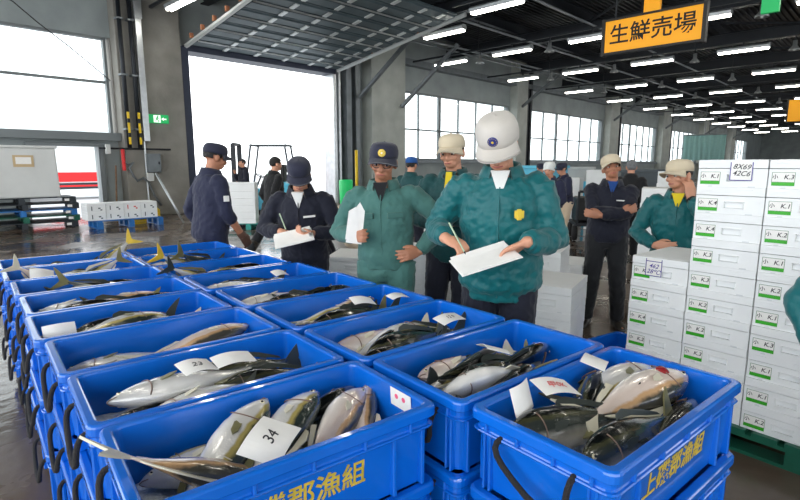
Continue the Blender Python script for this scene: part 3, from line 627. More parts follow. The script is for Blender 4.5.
# ---- paper slips
def slip(crate, xy, z, size, yaw, tilt, roll, scr, label, ink='ink', curl=.012):
    c = CR[crate]; Mx = M.Translation(c.location) @ M.Rotation(c.rotation_euler.z, 4, 'Z')
    T = Mx @ M.Translation((xy[0], xy[1], z)) @ Euler((R(tilt), R(roll), R(yaw)), 'XYZ').to_matrix().to_4x4()
    t = thing('paper_slip', label, 'paper', T.translation, 0, 'paper slips in the crates', rot=T.to_euler())
    m = MB(); n = 10; a, b = size
    top = [(-a / 2 + a * i / n, s * b / 2, curl * math.sin(3.0 * i / n + .4)) for i in range(n + 1) for s in (-1, 1)]; bot = [(p[0], p[1], p[2] - .0012) for p in top]; k = len(top)
    fs = [(2 * i, 2 * i + 2, 2 * i + 3, 2 * i + 1) for i in range(n)] + [(k + 2 * i + 1, k + 2 * i + 3, k + 2 * i + 2, k + 2 * i) for i in range(n)]
    fs += [(2 * i, k + 2 * i, k + 2 * i + 2, 2 * i + 2) for i in range(n)] + [(2 * i + 1, 2 * i + 3, k + 2 * i + 3, k + 2 * i + 1) for i in range(n)] + [(0, 1, k + 1, k), (2 * n, k + 2 * n, k + 2 * n + 1, 2 * n + 1)]
    m.add(top + bot, fs); m.build('sheet', 'paper', t)
    if scr:
        q = MB(); text(q, scr, M(), b * .42, shear=.25)
        q.v = [(v[0], v[1], curl * math.sin(3.0 * (v[0] + a / 2) / a + .4) + .0006 + v[2]) for v in q.v]; q.build('handwriting', ink, t)
slip(('A', 0), (-.055, -.085), .222, (.15, .11), 40, 14, -12, '34', 'white paper slip marked 34 on the fish in the nearest left crate')
slip(('A', 1), (-.06, -.03), .262, (.11, .09), 8, 8, 2, '23', 'white paper slip with a scrawled number, left one in the second left crate')
slip(('A', 1), (.06, -.04), .262, (.14, .07), 5, 14, 2, '', 'blank white paper slip, right one in the second left crate')
slip(('A', 3), (-.30, -.10), .225, (.12, .075), 4, 62, 0, '', 'white card standing against the near rim in the fourth left crate')
slip(('A', 6), (-.2, -.04), .225, (.13, .10), 0, 30, 10, '', 'white paper slip on the fish in the seventh left crate')
slip(('B', 0), (-.27, .135), .255, (.11, .085), 8, 72, 0, '', 'white card standing at the back rim of the nearest right crate')
slip(('B', 0), (-.14, .11), .258, (.14, .08), -14, 12, 8, '甲0K', 'white slip with red writing on dark fish in the nearest right crate', 'red_ink')
slip(('B', 0), (.14, .145), .258, (.14, .08), 22, 14, 4, '', 'white slip by the back rim of the nearest right crate')
slip(('B', 1), (.02, .02), .238, (.13, .09), 60, 16, 10, '', 'white slip on the fish in the second right crate')
slip(('B', 2), (.19, -.06), .236, (.16, .07), 6, 14, 0, '12 0', 'white slip with numerals in the third right crate')
slip(('B', 3), (.08, -.02), .236, (.13, .07), -4, 18, 6, '', 'white slip on dark fish in the fourth right crate')
slip(('B', 3), (.29, -.04), .23, (.12, .06), 4, 10, 0, '', 'white slip near the right rim of the fourth right crate')
slip(('B', 5), (.13, -.02), .23, (.1, .07), 10, 18, 0, '', 'white slip on the fish in the sixth right crate')
# sticker with pink dots on the near right rim corner
c = CR[('A', 0)]; t = thing('sticker', 'white sticker with pink dots inside the right corner of the nearest left crate', 'sticker', c.location, c.rotation_euler.z)
m = MB(); m.box((CL / 2 - .0345, -.085, CH - .038), (.0014, .10, .07), 0, M.Rotation(R(-3.5), 3, 'Y')); m.build('sheet', 'paper', t)
m = MB()
for y in (-.065, -.1): m.ell((CL / 2 - .0357, y, CH - .025), (.0012, .009, .009))
m.build('dot', 'pink_ink', t)

# ------------------------------------------------------------------ white foam boxes
BD, BW, BH = .52, .318, .1405
def foam_box_mesh(d=BD, w_=BW, h=BH, slot=True):
    """front face looks along -x"""
    m = MB(); lid = h * .30; x0 = -d / 2
    ys = [-w_ / 2, -w_ * .22, w_ * .06, w_ / 2]; zs = [0, h * .24, h * .46, h - lid - .003]
    vs = []; fs = []
    idx = {}
    def P(x, y, z):
        k = (round(x, 5), round(y, 5), round(z, 5))
        if k not in idx: idx[k] = len(vs); vs.append(k)
        return idx[k]
    for i in range(3):
        for j in range(3):
            a, b, c_, e = ys[i], ys[i + 1], zs[j], zs[j + 1]; hole = slot and i == 1 and j == 1; x = x0 + (.014 if hole else 0)
            fs.append((P(x, a, c_), P(x, a, e), P(x, b, e), P(x, b, c_)))
            if hole:
                for (p, q), (r_, s) in (((a, c_), (b, c_)), ((b, c_), (b, e)), ((b, e), (a, e)), ((a, e), (a, c_))):
                    fs.append((P(x0, p, q), P(x0, r_, s), P(x, r_, s), P(x, p, q)))
    m.add(vs, fs); z1 = h - lid - .003
    A = [(x0, -w_ / 2, 0), (d / 2, -w_ / 2, 0), (d / 2, w_ / 2, 0), (x0, w_ / 2, 0)]; B = [(p[0], p[1], z1) for p in A]
    m.add(A + B, [(0, 1, 5, 4), (1, 2, 6, 5), (2, 3, 7, 6), (3, 2, 1, 0), (4, 5, 6, 7)])
    l = MB(); l.box((0, 0, h - lid / 2), (d + .008, w_ - .001, lid - .0)); l.box((0, 0, h + .0008), (d - .06, w_ - .06, .0016))
    l.box((x0 - .004, -w_ * .22, h - lid * .35), (.003, .07, .006)); l.box((x0 - .004, w_ * .33, h - lid * .35), (.003, .05, .006))
    g = MB(); g.box((x0 - .0005, -w_ * .30, .004), (.003, .03, .006)); g.box((x0 - .0005, w_ * .30, .004), (.003, .02, .005))
    return m, l, g
_fb = foam_box_mesh()
def foam_box(loc, rz, label, group, mark=None, lx=.098):
    t = thing('foam_box', label, 'box', loc, rz, group)
    if 'me' not in FB:
        m, l, g = _fb; FB['me'] = [m.build('tub', 'foam', t, bevel=.004), l.build('lid', 'foam', t, bevel=.005), g.build('notch', 'foam_groove', t)]
    else:
        for p in FB['me']: c_ = p.copy(); c_.parent = t; C.objects.link(c_)
    if mark:
        x = -BD / 2; y = lx; z = .047
        m = MB(); m.box((x - .001, y, z), (.0016, .094, .064)); s = m.build('label', 'paper', t)
        m = MB(); m.box((x - .0022, y, z - .024), (.0012, .094, .017)); m.build('green_band', 'green_label', s)
        m = MB()
        for dy, dz, sy, sz in ((0, .0315, .094, .0016), (.0465, .008, .0016, .047), (-.0465, .008, .0016, .047), (0, -.0145, .094, .0012)): m.box((x - .0022, y + dy, z + dz), (.001, sy, sz))
        m.build('label_border', 'label_edge', s)
        m = MB(); T = frameT((x - .0018, y - .022, z + .009), (0, -1, 0), (0, 0, 1)); text(m, mark, T, .03, shear=.2, bold=.01, depth=.001); m.build('grade_lettering', 'ink', s); m = MB()
        text(m, '小', frameT((x - .0018, y + .033, z + .009), (0, -1, 0), (0, 0, 1)), .024, bold=.01, depth=.001); m.build('size_lettering', 'ink', s)
    return t
FB = {}
XF = 3.12 + BD / 2; Z0 = .135; SRZ = R(-6)
def sxy(y):      # centre of the stack whose face centre is at y
    f = V((3.12 + (y - .5) * .10, y, 0)); return f + V((math.cos(SRZ), math.sin(SRZ), 0)) * (BD / 2)
ns = ['lowest', 'second from the bottom', 'third from the bottom', 'fourth from the bottom', 'fifth from the bottom', 'sixth from the bottom', 'seventh from the bottom', 'third from the top', 'second from the top', 'topmost']
marks = {'m': 'K.2,K.1,K.3,K.2,K.2,K.3,K.3,K.4,K.4,K.1', 'r': 'K.2,K.1,K.1,K.3,K.1,K.2,K.1,K.2,K.1,K.3', 'l': 'K.2,K.3,K.2,K.4,K.2,K.1'}
rb = random.Random(3)
YC = {'l': .972, 'm': .65, 'r': .328}
for s, nm, n in (('l', 'short left stack', 6), ('m', 'tall middle stack', 10), ('r', 'tall right stack', 10)):
    c = sxy(YC[s])
    for i in range(n):
        z = Z0 + i * (BH + .0005); mk = marks[s].split(',')[i]
        pos = ns[i] if n == 10 else (['lowest'] + ns[1:5] + ['topmost'])[i]
        b = foam_box((c.x + rb.uniform(-.006, .006), c.y + rb.uniform(-.0005, .0005), z), SRZ, 'white foam fish box labelled %s, %s in the %s' % (mk, pos, nm), 'foam fish boxes in the %s' % nm, mk)
        if i == n - 1 and s in 'lm':
            q = MB(); x = -BD / 2 - .0045; yy, hh, ww = (-.045, .092, .098) if s == 'm' else (.03, .1, .09); zz = .083
            for dy, dz, sy, sz in ((ww / 2, 0, .004, hh), (-ww / 2, 0, .004, hh), (0, -hh / 2, ww, .004)) + (((0, hh * .36, ww, .004),) if s == 'l' else ()): q.box((x - .0008, yy + dy, zz + dz), (.0012, sy, sz))
            card = MB(); card.box((x, yy, zz), (.0014, ww, hh)); cdn = card.build('written_card', 'paper', b); q.build('purple_frame', 'purple_ink', cdn)
            q = MB(); tx = ('8X69', '42C6') if s == 'm' else ('462', '28℃')
            for j, sline in enumerate(tx): text(q, sline, frameT((x - .0008, yy, zz + (.022, -.012)[j] - (.014 if s == 'l' else 0)), (0, -1, -.06), (0, 0, 1)), .036, shear=.3, bold=.006, depth=.001)
            q.build('handwriting', 'ink' if s == 'm' else 'purple_ink', cdn)
c = sxy(.65); pallet('pallet', (c.x + .02, c.y, 0), SRZ, (.62, 1.0), 'pallet_green', 'dark green plastic pallet under the labelled foam box stacks', h=.134)

def plain_boxes(px, Z, n, rz, where, depth=.5, dim=(.5, .34, .16), base=0.0, shift=0.0):
    p = at_depth(px, Z)
    for i in range(n):
        t = thing('foam_box', 'plain foam box, %s from the floor, %s' % (ORD[i], where), 'box', (p.x + shift * i, p.y, base + i * dim[2]), rz + rb.uniform(-.03, .03), 'plain foam boxes %s' % where)
        m, l, g = foam_box_mesh(dim[0], dim[1], dim[2] - .0005); m.build('tub', 'foam', t, bevel=.005); l.build('lid', 'foam', t, bevel=.006); g.build('notch', 'foam_groove', t)

# ------------------------------------------------------------------ people
def bake(o):
    dg = bpy.context.evaluated_depsgraph_get(); me = bpy.data.meshes.new_from_object(o.evaluated_get(dg)); old = o.data; o.modifiers.clear(); o.data = me; bpy.data.meshes.remove(old)
_clouds = {}
def clouds(sz):
    if sz not in _clouds:
        t = bpy.data.textures.new('folds', 'CLOUDS'); t.noise_scale = sz; t.noise_depth = 2; _clouds[sz] = t
    return _clouds[sz]
def remeshed(mb, name, material, parent, vox, smooth=4, fold=0.0, fsize=.09, fac=.5):
    me = mb.mesh(name, material); fix_islands(me)
    o = bpy.data.objects.new(name, me); C.objects.link(o); o.parent = parent
    r = o.modifiers.new('r', 'REMESH'); r.mode = 'VOXEL'; r.voxel_size = vox; r.use_smooth_shade = True
    s = o.modifiers.new('s', 'SMOOTH'); s.factor = fac; s.iterations = smooth
    if fold:
        for k, (st, sz) in enumerate(((fold, fsize), (fold * .5, fsize * .4))):
            d = o.modifiers.new('d%d' % k, 'DISPLACE'); d.texture = clouds(sz); d.strength = st; d.mid_level = .5
        s = o.modifiers.new('s2', 'SMOOTH'); s.factor = .4; s.iterations = 1
    bake(o)
    for p in o.data.materials: pass
    if not o.data.materials: o.data.materials.append(MATS[material])
    return o
def fix_islands(me):
    import bmesh
    b = bmesh.new(); b.from_mesh(me); bmesh.ops.recalc_face_normals(b, faces=b.faces); b.to_mesh(me); b.free()
def ik(s, t, l1, l2, pole):
    s, t, pole = V(s), V(t), V(pole); d = t - s; L = min(d.length, (l1 + l2) * .995); n = d.normalized(); t = s + n * L
    a = (l1 * l1 - l2 * l2 + L * L) / (2 * L); h = math.sqrt(max(l1 * l1 - a * a, 1e-6)); q = pole - s; q = (q - n * q.dot(n)).normalized()
    return s + n * a + q * h, t
def hand(mb, wrist, fdir, palm, side, curl, spread=1.0, thumb_in=.3, sc=1.0):
    """side +1: thumb on +x of (x = across, y = fingers, z = palm side)"""
    y = V(fdir).normalized(); z = V(palm); z = (z - y * y.dot(z)).normalized(); x = y.cross(z)
    def P(a, b, c): return V(wrist) + (x * (a * side) + y * b + z * c) * sc
    rings = []
    for yy, wd, th in ((-.025, .024, .021), (0, .027, .019), (.025, .036, .0165), (.055, .041, .015), (.082, .04, .0135), (.096, .035, .010)):
        rings.append([P(wd * math.cos(q) + .001, yy, th * math.sin(q)) for q in (2 * math.pi * j / 14 for j in range(14))])
    mb.loft(rings)
    for fx, L, dx in ((.029, .068, .10), (.010, .077, .03), (-.010, .071, -.04), (-.028, .055, -.13)):
        p = V((fx, .08, 0)); pts = [P(*p)]; an = 0; i = 0
        p = V((fx, .094, 0)); pts.append(P(*p))
        for seg, c in ((.46, curl[0]), (.31, curl[1]), (.23, curl[2])):
            an += R(c); p = p + V((dx * spread * seg * L, math.cos(an) * seg * L, math.sin(an) * seg * L)); pts.append(P(*p))
        mb.tube(pts, [.0098 * sc, .0098 * sc, .009 * sc, .0082 * sc, .0068 * sc], 8, round_ends=True)
    a0 = P(.022, .018, .004); a1 = P(.044, .045, .010 + .018 * thumb_in); a2 = P(.052 - .014 * thumb_in, .073, .016 + .030 * thumb_in); a3 = P(.050 - .024 * thumb_in, .096, .02 + .036 * thumb_in)
    mb.tube([a0, a1, a2, a3], [.016 * sc, .0125 * sc, .0105 * sc, .008 * sc], 8, round_ends=True)
def basis(yaw, pitch, roll):
    return (M.Rotation(R(yaw), 3, 'Z') @ M.Rotation(R(-pitch), 3, 'X') @ M.Rotation(R(roll), 3, 'Y'))
def person(label, loc, rz, P, K):
    """P: pose, K: clothes and looks; local frame faces +y, right hand side is +x"""
    t = thing('person', label, 'person', loc, rz, None, K.get('scale', 1.0)); vox = K.get('vox', .007)
    hip = V((P.get('hx', 0), P.get('hy', 0), P.get('hip', .90))); Rs = basis(P.get('twist', 0), P.get('lean', 0), P.get('side', 0)); Rp = basis(P.get('ptwist', 0), P.get('lean', 0) * .4, 0)
    bulk = K.get('bulk', 1.0)
    def sp(x, y, z): return hip + Rs @ V((x, y, z))
    neck = sp(0, -.012, .515); Rh = basis(*P.get('head', (0, 0, 0))) if not P.get('head_rel') else Rs @ basis(*P.get('head', (0, 0, 0)))
    hp = neck + Rs @ V((0, .012, .035)) + Rh @ V((0, .01, .018))
    def hd(x, y, z): return hp + Rh @ V((x, y, z))
    sh = {s: sp(s * .178 * bulk, -.008, .455) for s in (1, -1)}
    hands = {}
    for s, k in ((1, 'R'), (-1, 'L')):
        tg = P[k]['pos']; el, wr = ik(sh[s], tg, .285, .255, P[k].get('pole', (s * .5, -.3, .9))); hands[s] = (el, wr, P[k])
    feet = {}
    for s, k in ((1, 'fR'), (-1, 'fL')):
        f = P.get(k, {}); an = V(f.get('pos', (s * .11, 0, .075))); hj = hip + Rp @ V((s * .088, 0, -.01))
        kn, an = ik(hj, an, .43, .405, f.get('pole', (s * .14, 2, .5))); feet[s] = (hj, kn, an, f.get('dir', (s * .15, 1, 0)))
    # --- the body: one continuous surface from head to feet
    b = MB()
    def torso(mb, g, z0=0, z1=9):
        rows = [(-.09, .148, .105, 0), (0, .160, .112, 0), (.09, .150, .105, .004), (.18, .145, .105, .008), (.28, .160, .115, .008), (.37, .172, .112, 0), (.43, .168, .098, -.006), (.475, .12, .078, -.01), (.505, .07, .062, -.012)]
        rr_ = [[sp((rx * bulk + g) * math.cos(q), yo + (ry * bulk + g) * math.sin(q) * (1.08 if math.sin(q) > 0 else 1), z) for q in (2 * math.pi * j / 20 for j in range(20))] for z, rx, ry, yo in rows if z0 <= z <= z1]
        mb.loft(rr_)
    torso(b, 0)
    b.tube([sp(0, -.014, .46), neck, hp + Rh @ V((0, -.012, .02)), hd(0, -.012, .06)], [.075, .058, .054, .058], 14, round_ends=False)
    b.ell(hd(0, -.012, .125), (.074, .093, .086), rot=Rh); b.ell(hd(0, .022, .085), (.064, .070, .082), rot=Rh); b.ell(hd(0, .040, .028), (.046, .048, .034), rot=Rh); b.ell(hd(0, .012, .045), (.058, .06, .045), rot=Rh)
    b.tube([hd(0, .086, .112), hd(0, .104, .075), hd(0, .098, .066)], [.010, .016, .016], 8, round_ends=True); b.ell(hd(.014, .090, .066), (.012, .012, .010), rot=Rh); b.ell(hd(-.014, .090, .066), (.012, .012, .010), rot=Rh)
    b.tube([hd(-.045, .070, .120), hd(-.018, .086, .116), hd(.018, .086, .116), hd(.045, .070, .120)], .0115, 8, round_ends=True)
    for s in (1, -1): b.ell(hd(s * .04, .062, .070), (.024, .024, .02), rot=Rh); b.ell(hd(s * .077, -.012, .085), (.013, .022, .034), rot=Rh)
    b.tube([hd(-.022, .080, .036), hd(0, .088, .037), hd(.022, .080, .036)], .0095, 8, round_ends=True)
    for s in (1, -1):
        el, wr, h = hands[s]
        b.tube([sh[s] - Rs @ V((s * .03, 0, .03)), sh[s].lerp(el, .5), el, el.lerp(wr, .35), wr], [.045, .048, .040, .041, .028], 12, round_ends=True)
        hand(b, wr, h.get('dir', wr - el), h.get('palm', (0, 0, -1)), s, h.get('curl', (25, 30, 20)), thumb_in=h.get('tin', .4))
        hj, kn, an, fd = feet[s]
        b.tube([hj + V((0, 0, .02)), hj.lerp(kn, .4), kn, kn.lerp(an, .35), an], [.085, .074, .054, .053, .037], 12, round_ends=True)
        d = V(fd).normalized(); b.tube([an - d * .03 - V((0, 0, .03)), an + d * .06 - V((0, 0, .04)), an + d * .15 - V((0, 0, .052))], [.036, .034, .022], 10, round_ends=True)
    remeshed(b, 'body', K.get('skin', 'skin'), t, vox, 3)
    # --- face
    for s in (1, -1):
        if K.get('face', 1):
            m = MB(); m.ell(hd(s * .032, .0755, .096), (.0145, .0125, .0075), rot=Rh); e = m.build('eye', 'eye_white', t, smooth=True)
            m = MB(); m.ell(hd(s * .032, .0850, .0955), (.0068, .0045, .0068), rot=Rh); m.build('iris', 'iris', e, smooth=True)
            m = MB(); m.tube([hd(s * .014, .0955, .122), hd(s * .034, .091, .127), hd(s * .054, .073, .122)], [.004, .0055, .003], 6, round_ends=True); m.build('eyebrow', K.get('hair', 'hair'), t, smooth=True)
    if K.get('face', 1):
        m = MB(); m.tube([hd(-.022, .0865, .0355), hd(0, .0955, .0365), hd(.022, .0865, .0355)], [.004, .0062, .004], 8, round_ends=True, flat=.8); m.build('lips', 'lip', t, smooth=True)
    if K.get('glasses'):
        m = MB()
        for s in (1, -1):
            cc = [hd(s * .033 + .025 * math.cos(q), .097 - .012 * abs(math.cos(q)) * (1 if s * math.cos(q) > 0 else 0), .096 + .018 * math.sin(q)) for q in (2 * math.pi * j / 14 for j in range(15))]
            m.tube(cc, .0026, 6); m.tube([hd(s * .057, .088, .098), hd(s * .078, .04, .10), hd(s * .08, -.02, .095)], .0022, 6)
        m.tube([hd(-.009, .098, .098), hd(.009, .098, .098)], .0024, 6); m.build('glasses', 'glass_rim', t, smooth=True)
    # --- hair: a close shell with a hairline
    m = MB(); n, k = 32, 24; cc = (0, -.012, .120); vs = []; fs = []; long_ = K.get('hairlen', -.045)
    for i in range(k + 1):
        th = math.pi * (i + .02) / (k + .04)
        for j in range(n):
            q = 2 * math.pi * j / n; wob = 1 + .02 * math.sin(7 * q + i)
            vs.append((cc[0] + .082 * wob * math.sin(th) * math.cos(q), cc[1] + .103 * wob * math.sin(th) * math.sin(q), cc[2] + .094 * math.cos(th) * wob))
    def keep(p):
        x, y, z = p; yy = y - cc[1]
        lim = .155 if yy > .05 else (.085 if yy > .012 else (long_ + .128 - .03 if yy < -.02 else .10))
        return z > lim
    for i in range(k):
        for j in range(n):
            f = (i * n + j, (i + 1) * n + j, (i + 1) * n + (j + 1) % n, i * n + (j + 1) % n)
            if all(keep(vs[q]) for q in f): fs.append(f)
    us = sorted({q for f in fs for q in f}); mp = {q: i for i, q in enumerate(us)}
    m.add([hd(*vs[q]) for q in us], [tuple(mp[q] for q in f) for f in fs]); ho = m.build('hair', K.get('hair', 'hair'), t, smooth=True); so = ho.modifiers.new('s', 'SOLIDIFY'); so.thickness = .012; so.offset = -1
    # --- cap
    cap = K.get('cap')
    if cap:
        tilt = M.Rotation(R(K.get('captilt', 4)), 3, 'X')
        tall = K.get('captall', 1.0); cw = K.get('capw', 1.0)
        def cp(x, y, z): p = tilt @ V((x, y, z - .13)); return hd(p.x * cw, (p.y - .006) * cw, p.z * cw + .13)
        m = MB(); rings = []
        for z, f in ((.124, 1.0), (.15, 1.03), (.172, 1.01), (.194, .93), (.208, .8), (.216, .56), (.219, .12)):
            zz = .128 + (z - .128) * tall; rings.append([cp(.088 * f * math.cos(q) * (1 + .012 * math.cos(6 * q)), (.108 * f) * math.sin(q) * (1 + .012 * math.cos(6 * q)) - .004, zz + (.012 * max(0, math.sin(q)) * (1 - f) * .6)) for q in (2 * math.pi * j / 36 for j in range(36))])
        m.loft(rings); co = m.build('cap', cap, t, smooth=True)
        bl = K.get('brim', .088); m = MB(); top = []; N = 14
        for i in range(6):
            u = i / 5
            for j in range(N + 1):
                q = R(18 + 144 * j / N); ed = (1 + bl / .108 * u * math.sin(q) ** .8)
                top.append(cp(.087 * math.cos(q) * (1 + .16 * u), .106 * math.sin(q) * ed - .004, .131 - .028 * u - .03 * u * math.cos(q) ** 2 + .012 * u * math.sin(q)))
        kk = len(top); dn = Rh @ V((0, 0, -.005)); fs = []
        for i in range(5):
            for j in range(N): a = i * (N + 1) + j; fs += [(a, a + 1, a + N + 2, a + N + 1), (kk + a, kk + a + N + 1, kk + a + N + 2, kk + a + 1)]
        ed = [5 * (N + 1) + j for j in range(N + 1)]; left = [i * (N + 1) for i in range(6)]; right = [i * (N + 1) + N for i in range(6)]
        for e_ in (ed, left, right): fs += [(a, kk + a, kk + c_, c_) for a, c_ in zip(e_, e_[1:])]
        m.add(top + [p + dn for p in top], fs); m.build('brim', K.get('brimmat', cap), co, smooth=True)
        m = MB(); m.ell(cp(0, -.004, .128 + .092 * tall), (.008, .008, .005), rot=Rh); m.build('button', cap, co, smooth=True)
        if K.get('emblem'):
            zc = .165; Te = Rh @ tilt @ M.Rotation(R(-14), 3, 'X').to_3x3() if False else Rh @ tilt
            pos = cp(0, .104, zc); m = MB(); m.ell(pos, (.024, .006, .024), rot=Te, n=20); eo = m.build('emblem', K['emblem'], co, smooth=True)
            m = MB()
            for j in range(12):
                q = 2 * math.pi * j / 12; m.ell(cp(.017 * math.cos(q), .1085, zc + .017 * math.sin(q)), (.0016, .0016, .0016), rot=Te, n=6, k=4)
            m.ell(cp(0, .109, zc), (.006, .003, .006), rot=Te); m.build('emblem_ring', 'gold' if K.get('emblem') == 'emblem_blue' else 'paper', eo, smooth=True)
    # --- trousers
    m = MB(); g = .010
    rows = [(-.10, .13, .10), (-.04, .162, .118), (.02, .158, .114)]
    m.loft([[hip + Rp @ V(((rx * bulk + g) * math.cos(q), (ry * bulk + g) * math.sin(q), z)) for q in (2 * math.pi * j / 20 for j in range(20))] for z, rx, ry in rows])
    for s in (1, -1):
        hj, kn, an, fd = feet[s]; lo = an + (kn - an).normalized() * .015
        m.tube([hj + V((0, 0, .03)), hj.lerp(kn, .35), kn, kn.lerp(lo, .5), lo], [.108 * bulk, .098, .076, .072, .068], 14, round_ends=False)
    remeshed(m, 'trousers', K.get('trousers', 'navy_dark'), t, vox * 1.3, 4, .022, .10)
    # --- jacket
    m = MB(); J = K.get('jacket', 'navy'); hem = K.get('hem', -.10); g = K.get('loose', .020)
    rows = [(hem, .152, .112, 0), (hem + .05, .166, .125, .0), (hem + .09, .170, .128, .006), (.09, .168, .122, .008), (.18, .165, .12, .01), (.28, .172, .122, .01), (.37, .178, .116, 0), (.43, .170, .10, -.006), (.475, .125, .082, -.01), (.50, .085, .07, -.012)]
    if K.get('blouson'): rows[0] = (hem, .162, .124, 0.004); rows[1] = (hem + .035, .162, .124, 0.004); rows[2] = (hem + .075, .182, .140, .012); rows[3] = (.09, .184, .136, .014)
    m.loft([[sp((rx * bulk + g) * math.cos(q), yo + (ry * bulk + g) * math.sin(q), z) for q in (2 * math.pi * j / 24 for j in range(24))] for z, rx, ry, yo in rows])
    for s in (1, -1):
        el, wr, h = hands[s]; cut = h.get('cuff', .98); w2 = el.lerp(wr, cut); sl = K.get('sleeve', .92)
        m.ell(sh[s] - Rs @ V((s * .014, 0, .014)), (.071, .072, .071))
        m.tube([sh[s], sh[s].lerp(el, .33), sh[s].lerp(el, .7), el, el.lerp(w2, .3), el.lerp(w2, .65), el.lerp(w2, .88), el.lerp(w2, .93), w2], [.074 * sl, .073 * sl, .070 * sl, .066 * sl, .066 * sl, .060 * sl, .053 * sl, .042, .040], 14, round_ends=False)
    remeshed(m, 'jacket', J, t, vox * 1.25, 3, K.get('fold', .022), .085)
    # --- collar, zip, badge
    m = MB(); n = 22; R0, R1 = [], []
    arc = [R(118 + 304 * j / n) for j in range(n + 1)]
    def cl(q, r_, z): return sp(r_ * 1.06 * math.cos(q), r_ * math.sin(q) - .006, z)
    for q in arc:
        up = .555 + .01 * math.sin(q) * -1
        m.v += [tuple(cl(q, .096, .47)), tuple(cl(q, .084, up)), tuple(cl(q, .106, .50)), tuple(cl(q, .072, up - .004)), tuple(cl(q, .082, .47))]
    for j in range(n):
        a, c_ = j * 5, j * 5 + 5
        for u, v_ in ((2, 1), (1, 3), (3, 4), (4, 0), (0, 2)): m.f.append((a + u, a + v_, c_ + v_, c_ + u)); m.m.append(0)
    m.f += [(0, 2, 1, 3, 4), tuple(n * 5 + q for q in (4, 3, 1, 2, 0))]; m.m += [0, 0]
    o = m.build('collar', J, t, smooth=True)
    fy = lambda z: .128 if z < .3 else .128 - (z - .3) * .26
    fr = (K.get('blouson') and .012 or 0) + g - .028
    m = MB(); m.tube([sp(0, .010 + .122 + g * .92 + fr - .02 + .012, z) if False else sp(.0, fyy, z) for z, fyy in ((hem + .03, .140 + fr), (.1, .155 + fr), (.25, .155 + fr), (.36, .148 + fr * .6), (.44, .118), (.475, .1))], .007, 6, flat=.6); m.build('zip', K.get('zipmat', J), t, smooth=True)
    if K.get('badge'):
        m = MB(); m.box(sp(-.095, .148 + fr, .34), (.042, .02, .036), 0, Rs @ M.Rotation(R(24), 3, 'Z')); m.box(sp(-.095, .156 + fr, .34), (.022, .012, .052), 0, Rs @ M.Rotation(R(24), 3, 'Z')); m.build('chest_emblem', K['badge'], t, bevel=.003)
    if K.get('name_strip'):
        m = MB(); m.box(sp(-.085, .150, .36), (.09, .016, .012), 0, Rs @ M.Rotation(R(20), 3, 'Z')); m.build('name_strip', K['name_strip'], t)
    if K.get('shirt'):
        m = MB(); m.prism([(-.045, .535), (0, .40), (.045, .535)], .085, .115); m.v = [tuple(sp(*p)) for p in m.v]; m.build('shirt', K['shirt'], t)
    if K.get('tie'):
        m = MB(); m.prism([(-.02, .53), (.02, .53), (.03, .36), (.022, .18), (-.022, .18), (-.03, .36)], .142, .162); m.v = [tuple(sp(p[0], p[1] - max(0, (p[2] - .36)) * .2, p[2])) for p in m.v]; m.build('tie', K['tie'], t)
    if K.get('pockets'):
        for s_ in (-1, 1):
            m = MB(); m.box(sp(s_ * .09, .134 + fr, .33), (.10, .02, .035), 0, Rs @ M.Rotation(R(-24 * s_), 3, 'Z')); m.build('pocket_flap', J, t, bevel=.004)
        m = MB(); n_ = 28; m.loft([[sp((.156 + g) * math.cos(q), .008 + (.114 + g) * math.sin(q), z) for q in (2 * math.pi * j / n_ for j in range(n_))] for z in (.03, .075)]); m.build('belt', J, t, smooth=True)
    if K.get('armband'):
        el = hands[-1][0]; a_ = sh[-1].lerp(el, .42); b_ = sh[-1].lerp(el, .56); m = MB(); m.tube([a_, b_], .092, 16); m.build('arm_patch', K['armband'], t, smooth=True)
    # --- shoes
    for s in (1, -1):
        hj, kn, an, fd = feet[s]; d = V(fd).normalized(); sd = d.cross(V((0, 0, 1))); m = MB(); base = V((an.x, an.y, an.z - .075)); rings = []
        for y, wd, h0 in ((-.085, .022, .05), (-.075, .036, .085), (-.03, .041, .10), (.03, .043, .09), (.09, .049, .062), (.14, .046, .048), (.175, .026, .03)):
            rings.append([base + d * y + sd * (wd * math.copysign(abs(math.cos(q)) ** .7, math.cos(q))) + V((0, 0, h0 / 2 + h0 / 2 * math.copysign(abs(math.sin(q)) ** .7, math.sin(q)))) for q in (2 * math.pi * j / 16 for j in range(16))])
        m.loft(rings)
        if K.get('boots'): m.tube([an - V((0, 0, .03)), an + (kn - an).normalized() * .22], [.05, .078], 16)
        m.build('boot' if K.get('boots') else 'shoe', K.get('shoes', 'boot'), t, smooth=True)
    T = M.LocRotScale(V(loc), Euler((0, 0, rz)), V((K.get('scale', 1.0),) * 3))
    return t, T, dict(sp=sp, hd=hd, hands=hands, Rs=Rs, Rh=Rh)
def facing(p, off=0):
    """rotation that turns local +y towards the camera, plus an offset"""
    return math.atan2(-p.y, -p.x) - math.pi / 2 + R(off)
def held(T, name, label, cat, pos, rot):
    Q = T @ M.Translation(pos) @ rot.to_4x4(); Q = M.LocRotScale(Q.translation, Q.to_quaternion(), V((1, 1, 1))); t = thing(name, label, cat, Q.translation, rot=Q.to_euler()); return t
DOWN = dict(dir=(0, .1, -1), palm=(1, 0, 0))
